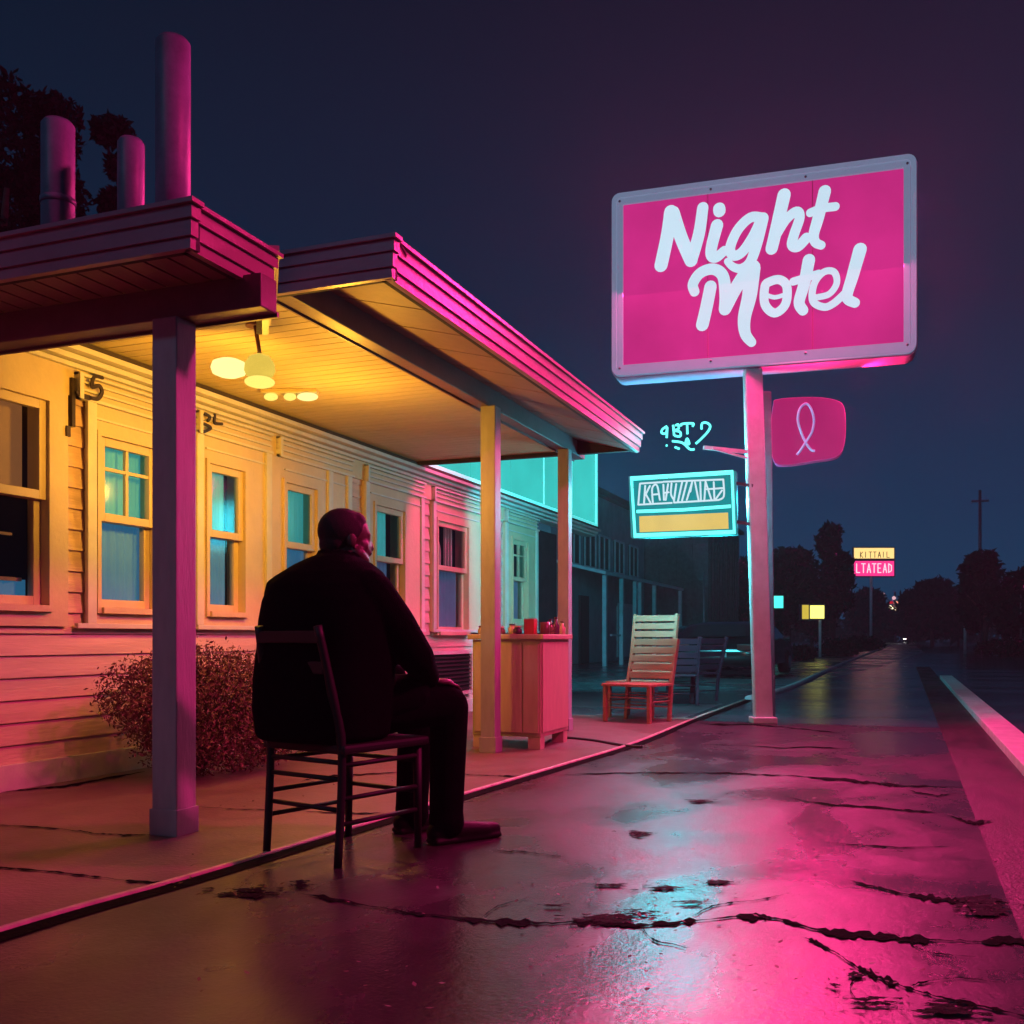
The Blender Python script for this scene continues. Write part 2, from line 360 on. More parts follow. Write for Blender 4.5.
# ------------------------------------------------------------------ motel
motel = thing('motel_building', (-4.5, 6, 0), 'long low motel with cream horizontal siding, sash windows and a covered porch on square posts', 'motel')
WX = -4.48; YE = 12.35
OPEN = [(3.25, 4.33, .96, 2.16), (4.66, 5.20, .96, 2.04), (5.66, 6.12, .96, 2.04), (6.58, 7.08, .96, 2.04),
        (8.00, 8.62, .96, 2.04), (9.30, 10.12, .84, 2.04), (11.42, 12.0, .96, 2.04)]
def strips(y0, y1, z0, z1, ops):
    """rectangles covering [y0,y1]x[z0,z1] minus openings"""
    ys = sorted({y0, y1, *[v for o in ops for v in o[:2] if y0 < v < y1]}); out = []
    for a, b in zip(ys, ys[1:]):
        hit = [o for o in ops if o[0] <= a + 1e-6 and o[1] >= b - 1e-6 and o[3] > z0 and o[2] < z1]
        if not hit: out.append((a, b, z0, z1))
        else:
            o = hit[0]
            if o[2] > z0 + 1e-6: out.append((a, b, z0, o[2]))
            if o[3] < z1 - 1e-6: out.append((a, b, o[3], z1))
    m = []
    for r in out:
        if m and abs(m[-1][1] - r[0]) < 1e-6 and m[-1][2:] == r[2:]: m[-1] = (m[-1][0], r[1], r[2], r[3])
        else: m.append(r)
    return m
mb = MB()
for i in range(20):
    z0 = i * .12; z1 = z0 + .12
    for a, b, c, d in strips(-3, YE, z0, z1, OPEN):
        # lapped board: thicker at the foot
        P = [(WX + .024, c), (WX + .008, d), (WX - .1, d), (WX - .1, c)]
        mb.poly([Vector((x, a, z)) for x, z in P], Vector((0, b - a, 0)))
mb.box(-9, WX - .1, YE - .1, YE, 0, 2.4); mb.box(-9, -8.9, -3, YE - .1, 0, 2.4)
mb.build('wall', M_siding, motel)
mb = MB(); mb.box(WX + .02, WX + .05, -3, YE, 0, .14, bev=.004); mb.build('plinth', M_trim, motel)
# flat boarding round the windows
mb = MB()
for y0, y1 in ((4.60, 5.44), (5.56, 7.62), (7.84, 9.02), (9.2, 10.75), (11.2, YE + .02)):
    for a, b, c, d in strips(y0, y1, .88, 2.22, [(o[0], o[1], o[2], o[3]) for o in OPEN]):
        mb.box(WX + .010, WX + .045, a, b, c, d)
mb.box(WX + .01, WX + .045, 3.0, 3.25, .88, 2.3)
mb.box(WX + .01, WX + .045, 4.33, 4.45, .88, 2.3)
mb.box(WX + .01, WX + .045, 3.25, 4.33, 2.16, 2.3); mb.box(WX + .01, WX + .045, 3.25, 4.33, .88, .96)
mb.build('wall_panelling', M_paint, motel)
# mouldings, pilasters, entablature
mb = MB()
for y in (4.615, 5.40, 5.59, 6.38, 7.25, 7.56, 7.87, 8.97, 9.24, 10.66, 11.24, 12.3):
    mb.box(WX + .043, WX + .066, y - .035, y + .035, .9, 2.2, bev=.004)
segs = [(4.50, 5.44), (5.56, 6.42), (6.5, 7.62), (7.84, 9.02), (9.2, 10.75), (11.2, 12.36)]
for a, b in segs:
    for z, t, x in ((2.19, .018, .075), (2.245, .012, .06), (2.29, .012, .06), (2.325, .016, .075)):
        mb.box(WX + .04, WX + x, a, b, z, z + t)
    mb.box(WX + .04, WX + .085, a, a + .03, 2.19, 2.34); 
    mb.box(WX + .04, WX + .07, a, b, .87, .90, bev=.004)
    mb.box(WX + .043, WX + .058, a + .10, b - .08, 2.1, 2.112)
mb.build('wall_moulding', M_trim, motel)
mb = MB()
mb.box(WX - .02, WX + .04, -3, YE, 2.2, 2.36); mb.build('frieze', M_paint, motel)
mb = MB()
for z, t, x in ((2.36, .025, .07), (2.392, .03, .11), (2.43, .03, .16)):
    mb.box(WX - .1, WX + x, -3, 14.9, z, z + t)
mb.build('cornice', M_trim, motel)
mb = MB(); mb.box(WX - .08, WX + .13, -3, 14.88, 2.461, 2.50); mb.box(-9, WX - .081, -3, YE, 2.40, 2.6); mb.build('roof_edge', M_groove, motel)
# windows
def curtain_mesh(y0, y1, z0, z1, x, amp=.007, n=60, ph=0):
    mb = MB(); a = []; b = []
    for i in range(n + 1):
        y = y0 + (y1 - y0) * i / n
        dx = amp * math.sin(y * 75 + ph) + amp * .6 * math.sin(y * 163 + ph * 2)
        a.append(mb.bm.verts.new((x + dx, y, z0))); b.append(mb.bm.verts.new((x + dx * .8, y, z1)))
    for i in range(n):
        f = mb.bm.faces.new((a[i], a[i + 1], b[i + 1], b[i])); f.smooth = True
    return mb
E_teal = mat('teal_curtain', (.10, .42, .45), .8, noise=.1, emit=srgb(60, 165, 165), estr=.55)
E_blue = mat('blue_curtain', (.10, .28, .42), .8, noise=.1, emit=srgb(48, 110, 150), estr=.60)
E_slate = mat('slate_curtain', (.16, .22, .32), .8, noise=.1, emit=srgb(80, 100, 145), estr=.30)
def window(i, o, upper, lower, cross=False, mid=1.53, gap=None):
    y0, y1, z0, z1 = o
    mb = MB(); fw = .05
    X0, X1 = WX - .1, WX + .062
    mb.box(X0, X1, y0, y0 + .03, z0, z1); mb.box(X0, X1, y1 - .03, y1, z0, z1)
    mb.box(X0, X1, y0 + .03, y1 - .03, z1 - .03, z1); mb.box(X0, X1 + .02, y0 + .03, y1 - .03, z0, z0 + .035)
    w = mb.build('window', M_paint, motel)
    a0, a1 = y0 + .031, y1 - .031
    mb = MB()   # upper sash (proud), lower sash (behind)
    def sash(x, s0, s1):
        mb.box(x - .02, x + .02, a0, a0 + fw, s0, s1, bev=.004); mb.box(x - .02, x + .02, a1 - fw, a1, s0, s1, bev=.004)
        mb.box(x - .02, x + .02, a0 + fw, a1 - fw, s1 - fw, s1, bev=.004); mb.box(x - .02, x + .02, a0 + fw, a1 - fw, s0, s0 + fw, bev=.004)
    sash(WX + .02, mid - .02, z1 - .031); sash(WX - .021, z0 + .036, mid + .03)
    if cross:
        ym = (a0 + a1) / 2; zm = (mid + z1) / 2 + .04
        mb.box(WX + .012, WX + .034, ym - .012, ym + .012, mid + .031, z1 - .082)
        mb.box(WX + .011, WX + .033, a0 + fw, ym - .013, zm - .01, zm + .01); mb.box(WX + .011, WX + .033, ym + .013, a1 - fw, zm - .01, zm + .01)
    mb.build('sash', M_paint, w)
    for px_, q0, q1 in ((WX + .02, mid + .025, z1 - .078), (WX - .021, z0 + .08, mid - .015)):
        mb = MB(); mb.poly([Vector((px_, a0 + fw - .005, q0)), Vector((px_, a1 - fw + .005, q0)), Vector((px_, a1 - fw + .005, q1)), Vector((px_, a0 + fw - .005, q1))])
        po = mb.build('pane', M_glass, w)
        if po.data.polygons[0].normal.x < 0: po.data.flip_normals()
    if upper: curtain_mesh(a0 + (0 if gap is None else 0), a1 - (gap or 0), mid, z1, WX - .072, ph=i).build('curtain', upper, w)
    if lower: curtain_mesh(a0, a1 - (gap or 0) * .8, z0, mid - .002, WX - .070, ph=i * 2).build('curtain', lower, w)
    # dark room behind
    mb = MB(); mb.box(WX - .62, WX - .6, y0 - .1, y1 + .1, z0 - .1, z1 + .1)
    mb.box(WX - .6, WX - .1, y0 - .1, y0 - .08, z0 - .1, z1 + .1); mb.box(WX - .6, WX - .1, y1 + .08, y1 + .1, z0 - .1, z1 + .1)
    mb.box(WX - .6, WX - .1, y0 - .08, y1 + .08, z0 - .1, z0 - .08); mb.box(WX - .6, WX - .1, y0 - .08, y1 + .08, z1 + .08, z1 + .1)
    mb.build('window_recess', M_dark, w)
    return w
w1 = window(1, OPEN[0], None, None, mid=1.6)
window(2, OPEN[1], E_teal, E_blue, True)
window(3, OPEN[2], E_teal, E_blue, gap=.08)
window(4, OPEN[3], E_teal, E_blue)
window(5, OPEN[4], E_teal, E_slate, gap=.16)
window(6, OPEN[5], None, E_slate, gap=.05)
window(7, OPEN[6], None, E_slate, True, gap=.06)
# what shows through the near window: warm wall upstairs of a blind, blue curtain below, a shelf
mb = MB(); mb.box(WX - .14, WX - .13, 3.29, 4.29, 1.60, 2.13); mb.build('window_blind', mat('warm_room', (.25, .15, .11), .7, emit=srgb(190, 120, 70), estr=.35), w1)
curtain_mesh(3.3, 4.3, .96, 1.14, WX - .12).build('curtain', E_blue, w1)
mb = MB()
for y in (3.75, 3.92, 4.1): mb.box(WX - .12, WX - .105, y, y + .015, 1.14, 1.55)
mb.box(WX - .125, WX - .10, 3.3, 4.26, 1.13, 1.15); mb.box(WX - .121, WX - .104, 3.7, 4.2, 1.38, 1.395)
mb.build('shelf', mat('shelf_wood', (.35, .25, .22), .6, emit=srgb(150, 90, 80), estr=.08), w1)
mb = MB(); mb.lathe([(.01, 0), (.018, .01), (.015, .03), (.01, .04)], (WX - .11, 4.03, 1.90)); mb.build('room_lamp', emis('room_lamp_glow', srgb(255, 220, 140), 2.5), w1)
# arched thing behind the sixth upper pane
mb = MB(); mb.tube(catmull([Vector((WX - .12, y, z)) for y, z in ((9.5, 1.56), (9.5, 1.75), (9.6, 1.9), (9.72, 1.75), (9.72, 1.56))], 6), .018, 8)
for y in (9.85, 9.92, 10.0): mb.box(WX - .13, WX - .11, y, y + .03, 1.5, 2.02)
mb.build('window_ornament', mat('pink_slats', (.5, .3, .33), .6, emit=srgb(160, 100, 110), estr=.2), motel)
# wall vent under the sixth window
mb = MB(); y0, y1, z0, z1 = 9.05, 10.15, .24, .64
for a in ((y0 - .04, y1 + .04, z1, z1 + .035), (y0 - .04, y1 + .04, z0 - .035, z0), (y0 - .04, y0, z0, z1), (y1, y1 + .04, z0, z1)):
    mb.box(WX + .026, WX + .075, *a)
v = mb.build('wall_vent', M_trim, motel)
mb = MB(); mb.box(WX + .026, WX + .04, y0, y1, z0, z1)
for i in range(9): mb.bar((WX + .05, y0, z0 + .03 + i * .042), (WX + .05, y1, z0 + .03 + i * .042), .03, .006, Vector((.5, 0, .8)))
mb.build('louvre', mat('vent_black', (.012, .01, .014), .6), v)
# the number 5 and its bracket on the frieze
def ribbon(mb, pts, w, n, off, k=6, seg=10, thick=.0, closed=False):
    """flat brush stroke through 3-D points on a plane with normal n"""
    P = catmull(pts, k, closed); m = len(P); L = []
    for i in range(m):
        if closed: t = P[(i + 1) % m] - P[i - 1]
        else: t = P[min(i + 1, m - 1)] - P[max(i - 1, 0)]
        t.normalize(); s = n.cross(t).normalized()
        tt = i / max(1, m - 1)
        ww = w if not isinstance(w, (tuple, list)) else (w[0] + (w[1] - w[0]) * tt)
        L.append((P[i] + n * off + s * ww / 2, P[i] + n * off - s * ww / 2, ww))
    for i in range(m if closed else m - 1):
        a = L[i]; b = L[(i + 1) % m]; mb.poly([a[0], b[0], b[1], a[1]], ext=-n * thick if thick else None)
    if not closed:
        for e in (0, -1):
            c = (L[e][0] + L[e][1]) / 2 + n * .0003; u = (L[e][0] - L[e][1]).normalized(); v = n.cross(u); r = L[e][2] / 2
            mb.poly([c + (u * math.cos(j * 2 * math.pi / 14) + v * math.sin(j * 2 * math.pi / 14)) * r for j in range(14)], ext=-n * thick if thick else None)
XN = Vector((1, 0, 0))
def wp(px, py, x=WX + .06): return onx(px, py, x)
mb = MB()
ribbon(mb, [wp(100, 378), wp(92, 377), wp(90, 387), wp(97, 386), wp(100, 392), wp(96, 399), wp(88, 398)], .022, XN, .02, thick=.01)
ribbon(mb, [wp(87, 398), wp(80, 396), wp(76, 393)], .03, XN, .02, thick=.01)
mb.build('house_number', mat('dark_bronze', (.05, .035, .03), .4, metal=.5), motel)
mb = MB(); mb.box(WX + .03, WX + .06, 4.465, 4.49, 2.02, 2.3); mb.box(WX + .03, WX + .055, 4.43, 4.46, 1.96, 2.02)
mb.build('frieze_bracket', mat('dark_bronze', (.05, .035, .03), .4), motel)
mb = MB(); ribbon(mb, [wp(203, 414), wp(208, 417), wp(206, 421)], .02, XN, .02, thick=.01); mb.build('ornament', MATS['dark_bronze'], motel)
mb = MB(); ribbon(mb, [wp(202, 424), wp(209, 428), wp(202, 432)], .02, XN, .02, thick=.01)
mb.build('ornament', MATS['dark_bronze'], motel); mb = MB(); ribbon(mb, [wp(213, 415), wp(213, 423), wp(220, 424)], .02, XN, .02, thick=.01)
mb.build('ornament', MATS['dark_bronze'], motel)
# annex past the rooms; its near-black colour holds shade as well as dark boarding
mb = MB(); mb.box(-7, -4.7, YE + .01, 13.9, 0, 2.3); an = mb.build('annex', mat('shaded_dark_boarding', (.03, .028, .035), .8, noise=.3), motel)
# ------------------------------------------------------------------ porch roof, beams, posts
PX, ZB = -2.8, 2.46
roof = None
def fascia(mbm, mbg, a, b, z0, z1, out):
    """stepped fascia from a to b, outward direction out: four boards with dark gaps"""
    a = Vector((*a, 0)); b = Vector((*b, 0)); t = (b - a).normalized(); L = (b - a).length; o = Vector((*out, 0)); c = (a + b) / 2
    H = z1 - z0; rows = [(0, .24, .0), (.255, .60, .012), (.615, .885, .024), (.90, 1.0, .04)]
    for r0, r1, s in rows:
        mbm.frame(c + o * (s / 2) + Vector((0, 0, z0 + H * (r0 + r1) / 2)), t, o, Vector((0, 0, 1)), L / 2 + s * .999, .015 + s / 2, H * (r1 - r0) / 2)
    mbg.frame(c - o * .02 + Vector((0, 0, (z0 + z1) / 2)), t, o, Vector((0, 0, 1)), L / 2 - .002, .022, H / 2 - .002)
mbf, mbg = MB(), MB()
fz0, fz1 = 2.455, 2.64
fascia(mbf, mbg, (-2.2, 4.1), (-2.2, 8.75), fz0, fz1, (1, 0))
fascia(mbf, mbg, (-2.17, 4.1), (-3.6, 4.1), fz0, fz1, (0, -1))
pr = mbf.build('porch_roof', M_fascia, motel)
mbg.box(-4.7, -2.24, 4.12, 8.75, 2.60, 2.645); mbg.box(-4.7, -2.22, 8.72, 8.78, 2.47, 2.63)
mbg.build('roof_board', M_roof, pr)
mb = MB()
for i in range(47):
    y = 4.16 + i * .098; mb.box(-4.6, PX - .02, y, y + .09, 2.505, 2.52)
mb.box(-4.6, PX, 4.13, 8.85, 2.521, 2.53); mb.build('ceiling', M_ceil, pr)
mb = MB()
for i in range(10):
    y = 4.14 + i * .47
    mb.poly([Vector((-2.22, y, 2.462)), Vector((PX + .04, y, 2.60)), Vector((PX + .04, y + .455, 2.60)), Vector((-2.22, y + .455, 2.462))], Vector((0, 0, .015)))
mb.build('soffit', M_soffit, pr)
# porch beam and front beam
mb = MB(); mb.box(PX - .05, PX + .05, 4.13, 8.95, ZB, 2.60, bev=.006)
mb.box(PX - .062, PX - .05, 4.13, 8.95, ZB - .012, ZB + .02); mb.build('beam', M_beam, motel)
ly = 3.45
# lower entry roof in front
mbf, mbg = MB(), MB()
fascia(mbf, mbg, (-2.49, 3.07), (-2.49, 3.58), 2.26, 2.43, (1, 0)); fascia(mbf, mbg, (-2.51, 3.60), (-2.84, 4.07), 2.26, 2.46, Vector((.47, .33)).normalized()); fascia(mbf, mbg, (-2.46, 3.07), (-6.2, 3.07), 2.26, 2.43, (0, -1))
er = mbf.build('entry_roof', M_fascia, motel)
mbg.poly([Vector((x_, y_, 2.395)) for x_, y_ in ((-6.2, 3.1), (-2.52, 3.1), (-2.52, 3.58), (-2.86, 4.08), (-2.86, 4.12), (-6.2, 4.12))], Vector((0, 0, .037))); mbg.build('roof_board', M_roof, er)
mb = MB(); x = -6.2
while x < -2.6:
    mb.box(x, x + .105, 3.09, 4.1 if x < -2.98 else 3.56, 2.375, 2.39); x += .115
mb.build('ceiling', M_ceil, er)
mb = MB(); x = -6.2
while x < -2.56:
    mb.box(x, x + .1, 3.09, ly - .06, 2.268, 2.28); x += .112
mb.box(-6.2, -2.53, 3.09, ly - .06, 2.281, 2.29); mb.build('soffit', M_soffit, er)
mb = MB(); mb.box(-6.2, -2.39, ly - .055, ly + .055, 2.14, 2.275, bev=.006); mb.box(-6.2, -2.39, ly + .055, ly + .07, 2.128, 2.15); mb.build('beam', M_beam, motel)
# posts
def post(c, w, h, lx=0):
    mb = MB(); h2 = w / 2
    mb.box(c[0] - h2, c[0] + h2, c[1] - h2, c[1] + h2, 0, h, bev=.006)
    mb.box(c[0] - h2 - .008, c[0] + h2 + .008, c[1] - h2 - .008, c[1] + h2 + .008, 0, .11, bev=.004)
    return mb.build('post', M_post, motel)
post((-2.845, 3.43), .125, 2.139); post((-2.75, 6.67), .112, 2.459); post((-2.77, 8.42), .10, 2.459)
# roof pipes and the wire ring
mb = MB(); mb.tube(catmull([at(392, 256, 4.6), at(391, 247, 4.6), at(396, 243, 4.62), at(402, 247, 4.66), at(406, 256, 4.7), at(400, 258, 4.68)], 5), .006, 6)
mb.build('wire_loop', M_fascia, motel)
M_pipe = mat('pipe_paint', (.13, .15, .22), .5, noise=.25, nscale=6, bump=.1)
for (a, b, top, d) in ((156, 190, 40, 5.3), (118, 144, 140, 5.0), (42, 74, 122, 5.1)):
    c = at((a + b) / 2, top, d); r = (b - a) / 2 / FPX * d
    mb = MB(); mb.lathe([(r, 0), (r, c.z - 2.52), (r * .82, c.z - 2.5), (r * .8, c.z - 2.6)], (c.x, c.y, 2.5), 28)
    if a == 42: mb.lathe([(r * 1.06, 0), (r * 1.06, .03)], (c.x, c.y, c.z - .42), 28)
    mb.build('vent_pipe', M_pipe, motel)
# lit parapet box over the far rooms
mb = MB(); mb.box(WX - .5, WX + .06, 8.9, 14.9, 2.52, 3.95)
par = thing('lightbox_billboard', (WX, 12, 2.5), 'large plain turquoise backlit panel standing on the far roof edge behind the porch', 'billboard')
mb.build('case', M_pole_dark, par)
mb = MB(); n = 5
for i in range(n):
    y0 = 8.93 + i * 1.19; mb.box(WX + .061, WX + .075, y0, y0 + 1.17, 2.56, 3.92)
mb.build('lit_face', emis('turquoise_face', srgb(62, 214, 208), .85, .12, .8), par)
mb = MB(); mb.box(WX + .05, WX + .1, 8.9, 14.93, 2.505, 2.55); mb.box(WX + .05, WX + .1, 14.88, 14.93, 2.551, 3.95)
for i in (3, 4): mb.box(WX + .076, WX + .09, 8.93 + i * 1.19 - .02, 8.93 + i * 1.19, 2.56, 3.92)
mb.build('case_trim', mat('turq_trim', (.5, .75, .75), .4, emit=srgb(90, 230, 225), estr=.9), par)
# ------------------------------------------------------------------ porch lamps
L1 = Vector(at(255, 330, 5.42)); L1.z = 2.504
E_warm = emis('warm_globe', srgb(255, 226, 110), 1.25, .05)
E_warm2 = emis('warm_globe_hot', srgb(255, 240, 150), 1.35, .05)
lamp = thing('ceiling_lamp', L1, 'glowing pendant lamp of round shades hanging from the yellow porch ceiling', 'lamp')
mb = MB(); mb.lathe([(.05, -.02), (.05, 0)], L1, 20); mb.tube([L1, L1 + Vector((.03, .0, -.17))], .011, 8); mb.build('stem', mat('lamp_brass', (.3, .12, .06), .4, metal=.4), lamp)
c0 = L1 + Vector((.03, 0, -.17))
mb = MB(); mb.lathe([(.02, 0), (.055, -.015), (.078, -.05), (.082, -.09), (.07, -.115)], c0, 24); mb.build('lamp_shade', emis('amber_shade', srgb(236, 200, 80), .95, .1, 8), lamp)
mb = MB(); mb.ball(c0 + Vector((0, 0, -.15)), (.08, .08, .03), 3); mb.build('diffuser', E_warm, lamp)
g2 = c0 - Rv * .165 + Vector((0, 0, -.075))
mb = MB(); mb.lathe([(.05, -.045), (.085, -.03), (.095, 0), (.085, .03), (.05, .045)], g2, 24); mb.build('globe', E_warm2, lamp)
mb = MB(); mb.tube([c0 + Vector((0, 0, -.06)), g2], .008, 6); mb.build('arm', MATS['lamp_brass'], lamp)
L2 = at(290, 395, 6.9); L2.z = 2.504
lamp2 = thing('ceiling_light', L2, 'low flush light with small glowing tubes on the porch ceiling near the wall', 'lamp')
mb = MB(); mb.frame(L2 + Vector((0, 0, -.012)), Rv, Fv, Vector((0, 0, 1)), .19, .05, .012, .004); mb.build('base', M_ceil, lamp2)
for q, w_, mm in ((-.13, .05, E_warm), (0, .045, E_warm), (.12, .075, E_warm2)):
    mb = MB(); mb.ball(L2 + Rv * q + Vector((0, 0, -.045)), (w_, w_ * .8, .026), 3); mb.build('globe', mm, lamp2)
def lamp_light(kind, name, loc, col, power, size=.1, **kw):
    ld = bpy.data.lights.new(name, kind); ld.color = col; ld.energy = power
    if kind in ('POINT', 'SPOT'): ld.shadow_soft_size = size
    o = bpy.data.objects.new(name, ld); COL.objects.link(o); o.location = loc
    for k, v in kw.items(): setattr(ld, k, v)
    return o
WARM = (1, .46, .035)
lamp_light('POINT', 'porch_lamp_glow', c0 + Vector((.0, -.0, -.42)), WARM, 15, .09)
lamp_light('SPOT', 'porch_shade_glow', c0 + Vector((.0, 0, -.32)), WARM, 70, .09, spot_size=R(140), spot_blend=.8).rotation_euler = Vector((-1, .5, .22)).to_track_quat('-Z', 'Y').to_euler()
lamp_light('POINT', 'wall_lamp_glow', L2 + Vector((.5, -.1, -.62)), WARM, 52, .06)
# ------------------------------------------------------------------ main sign
sL = cam((613 - 512) / FPX * 10.05, 10.05); sR = cam((916 - 512) / FPX * 9.2, 9.2)
U = (sR - sL).normalized(); NS = U.cross(Vector((0, 0, 1))); ZV = Vector((0, 0, 1))
if NS.dot(-Fv) < 0: NS = -NS
sW = (sR - sL).length; sC = (sL + sR) / 2; sC.z = (5.2 + 3.4) / 2; SH = .9
def sp(px, py): return onplane(px, py, sC, NS)
sign = thing('motel_sign', gnd(763, 723), 'tall pink illuminated sign reading Night Motel in pale script on a pale pole', 'sign')
def rrect(c, u, v, hx, hz, r, n=6, skew=0):
    pts = []
    for cx, cz, a0 in ((hx - r, hz - r, 0), (-hx + r, hz - r, 90), (-hx + r, -hz + r, 180), (hx - r, -hz + r, 270)):
        for i in range(n + 1):
            a = R(a0 + 90 * i / n); pts.append(c + u * (cx + r * math.cos(a)) + v * (cz + r * math.sin(a)))
    return pts
mb = MB(); mb.poly(rrect(sC - NS * .005, U, ZV, sW / 2 + .015, SH + .012, .09), -NS * .30)
mb.build('cabinet', mat('sign_cabinet', (.6, .25, .4), .4, noise=.1), sign)
def ring(mb, c, u, v, hx, hz, r, w, n0, d):
    o = rrect(c, u, v, hx, hz, r); i = rrect(c, u, v, hx - w, hz - w, max(.01, r - w * .7))
    ob = [mb.bm.verts.new(p) for p in o]; ib = [mb.bm.verts.new(p) for p in i]
    of = [mb.bm.verts.new(p + n0 * d) for p in o]; jf = [mb.bm.verts.new(p + n0 * d) for p in i]
    m = len(o)
    for k in range(m):
        q = (k + 1) % m
        mb.bm.faces.new((of[k], of[q], jf[q], jf[k])); mb.bm.faces.new((ob[k], ob[q], of[q], of[k])); mb.bm.faces.new((ib[k], jf[k], jf[q], ib[q]))
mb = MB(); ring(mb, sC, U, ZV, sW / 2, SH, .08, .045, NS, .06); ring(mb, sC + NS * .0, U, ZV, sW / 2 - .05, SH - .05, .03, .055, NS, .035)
fr = mb.build('sign_frame', mat('frame_silver_glow', (.09, .12, .16), .4, noise=.1, emit=srgb(135, 155, 190), estr=.5), sign)  # the frame's bluish emission stands in for light falling on it
def sign_face_mat():
    m = emis('pink_face', srgb(208, 46, 136), .84, .14, 1.3)
    return m
mb = MB(); mb.poly(rrect(sC + NS * .004, U, ZV, sW / 2 - .095, SH - .095, .01)); mb.build('lit_face', sign_face_mat(), sign)
mb = MB()
for q in (-.47, .5): mb = MB(); mb.frame(sC + U * q + NS * .006, U, NS, ZV, .004, .002, SH - .1); mb.build('panel_seam', mat('seam_pink', (.12, .02, .06), .6, emit=srgb(150, 25, 85), estr=.6), sign)  # thin darker pink strips mark the panel seams
for q in (-1, -.33, .33, 1):
    for h in (-1, 1): mb = MB(); mb.ball(sC + U * q * (sW / 2 - .075) + ZV * h * (SH - .075) + NS * .04, (.012, .012, .012), 2); mb.build('bolt', M_pole_dark, sign)
mb = MB(); z5 = lambda x, y: sp(640 + x / 5.12, 170 + y / 5.12); w5 = lambda w: w * 1.16 / 5.12 / FPX * 9.6
strokes = [
    ([(158, 215), (142, 330), (108, 490)], 60), ([(170, 220), (212, 350), (262, 465)], 58), ([(322, 195), (302, 330), (262, 465)], (50, 56)),
    ([(406, 200), (407, 212)], 54), ([(395, 285), (368, 390), (366, 440), (392, 448), (432, 415)], (54, 42)),
    ([(622, 246), (565, 246), (500, 310), (462, 400), (480, 440), (525, 420), (580, 340), (622, 250)], 44),
    ([(628, 250), (598, 380), (566, 470), (520, 505), (478, 498), (448, 470)], (52, 30)),
    ([(738, 130), (706, 270), (674, 405)], (56, 52)), ([(690, 350), (745, 260), (800, 215), (818, 245), (790, 330), (778, 385), (808, 395), (852, 350)], (40, 44)),
    ([(946, 112), (912, 250), (890, 330), (898, 372), (928, 388)], (52, 36)), ([(872, 222), (930, 200), (1000, 190)], 36),
    ([(280, 625), (272, 585), (310, 530), (375, 510), (425, 545), (438, 640), (436, 715)], (44, 54)), ([(362, 600), (342, 700), (320, 795)], (54, 56)),
    ([(436, 715), (490, 610), (560, 505)], (54, 60)), ([(575, 505), (562, 640), (535, 760), (540, 840), (572, 885)], (72, 40)),
    ([(640, 600), (640, 690), (690, 735), (745, 690), (752, 600), (715, 565), (665, 575)], 38, True), ([(640, 640), (690, 655), (745, 640)], 18),
    ([(865, 465), (840, 590), (815, 680), (835, 722)], (52, 44)), ([(785, 575), (850, 555), (915, 535)], 34),
]
off = .010
for st in strokes:
    ribbon(mb, [z5(*p) for p in st[0]], tuple(w5(v) for v in st[1]) if isinstance(st[1], tuple) else w5(st[1]), NS, off, thick=.012, closed=len(st) > 2); off += .0009
z3 = lambda x, y: sp(590 + x / 2.926, 130 + y / 2.926); w3 = lambda w: w * 1.16 / 2.926 / FPX * 9.4
for st in [([(662, 492), (700, 482), (722, 450), (714, 418), (684, 418), (656, 452), (652, 502), (684, 520), (712, 510), (744, 482)], (15, 19)), ([(790, 352), (768, 430), (752, 490), (775, 508)], (32, 24))]:
    ribbon(mb, [z3(*p) for p in st[0]], tuple(w3(v) for v in st[1]), NS, off, thick=.012); off += .0009
mb.build('lettering', emis('pale_letters', srgb(200, 228, 246), .98, .04), sign)
# pole
pb = gnd(763, 723); pt = onplane(752.5, 372, pb - NS * .02, NS)
mb = MB(); mb.bar(pb, pt + Vector((0, 0, .02)), .165, .13, Fv, bev=.012); mb.bar(pb, pb + Vector((0, 0, .06)), .23, .2, Fv, bev=.01); mb.build('pole', M_pole, sign)
p2 = gnd(769, 722); p2b = p2 - NS * .22 + U * .0
# second sign: rounded pink board on a thin post
rs = thing('rounded_sign', p2b, 'rounded pink board with a thin looped ribbon outline on a slim dark post', 'sign')
p2t = at(766, 392, (p2b - O).dot(Fv))
mb = MB(); mb.bar(p2b, p2t, .09, .07, Fv, bev=.01); mb.build('post', M_pole_dark, rs)
rd = (p2b - O).dot(Fv)
rc = at(808, 432, rd)
def rp(px, py): return onplane(px, py, rc, NS)
out = catmull([rp(*p) for p in [(778, 399), (810, 397), (836, 400), (845, 410), (845, 440), (838, 456), (815, 461), (785, 465), (773, 460), (771, 430), (773, 405)]], 5, True)
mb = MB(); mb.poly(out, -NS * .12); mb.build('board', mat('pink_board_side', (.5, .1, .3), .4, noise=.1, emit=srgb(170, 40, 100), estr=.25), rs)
cc = sum(out, Vector()) / len(out)
mb = MB(); mb.poly([cc + (p - cc) * .985 + NS * .003 for p in out]); mb.build('lit_face', emis('rose_face', srgb(196, 38, 120), .72, .1, 2), rs)
mb = MB()
mb.tube(catmull([rp(*p) + NS * .01 for p in [(797, 455), (801, 450), (806, 442), (812, 432), (814, 420), (811, 409), (806, 404), (800, 409), (798, 420), (801, 432), (806, 443), (811, 450), (815, 451)]], 6), .012, 8)
mb.build('loop_outline', mat('slate_tube', (.3, .35, .5), .4, emit=srgb(120, 110, 170), estr=.6), rs)
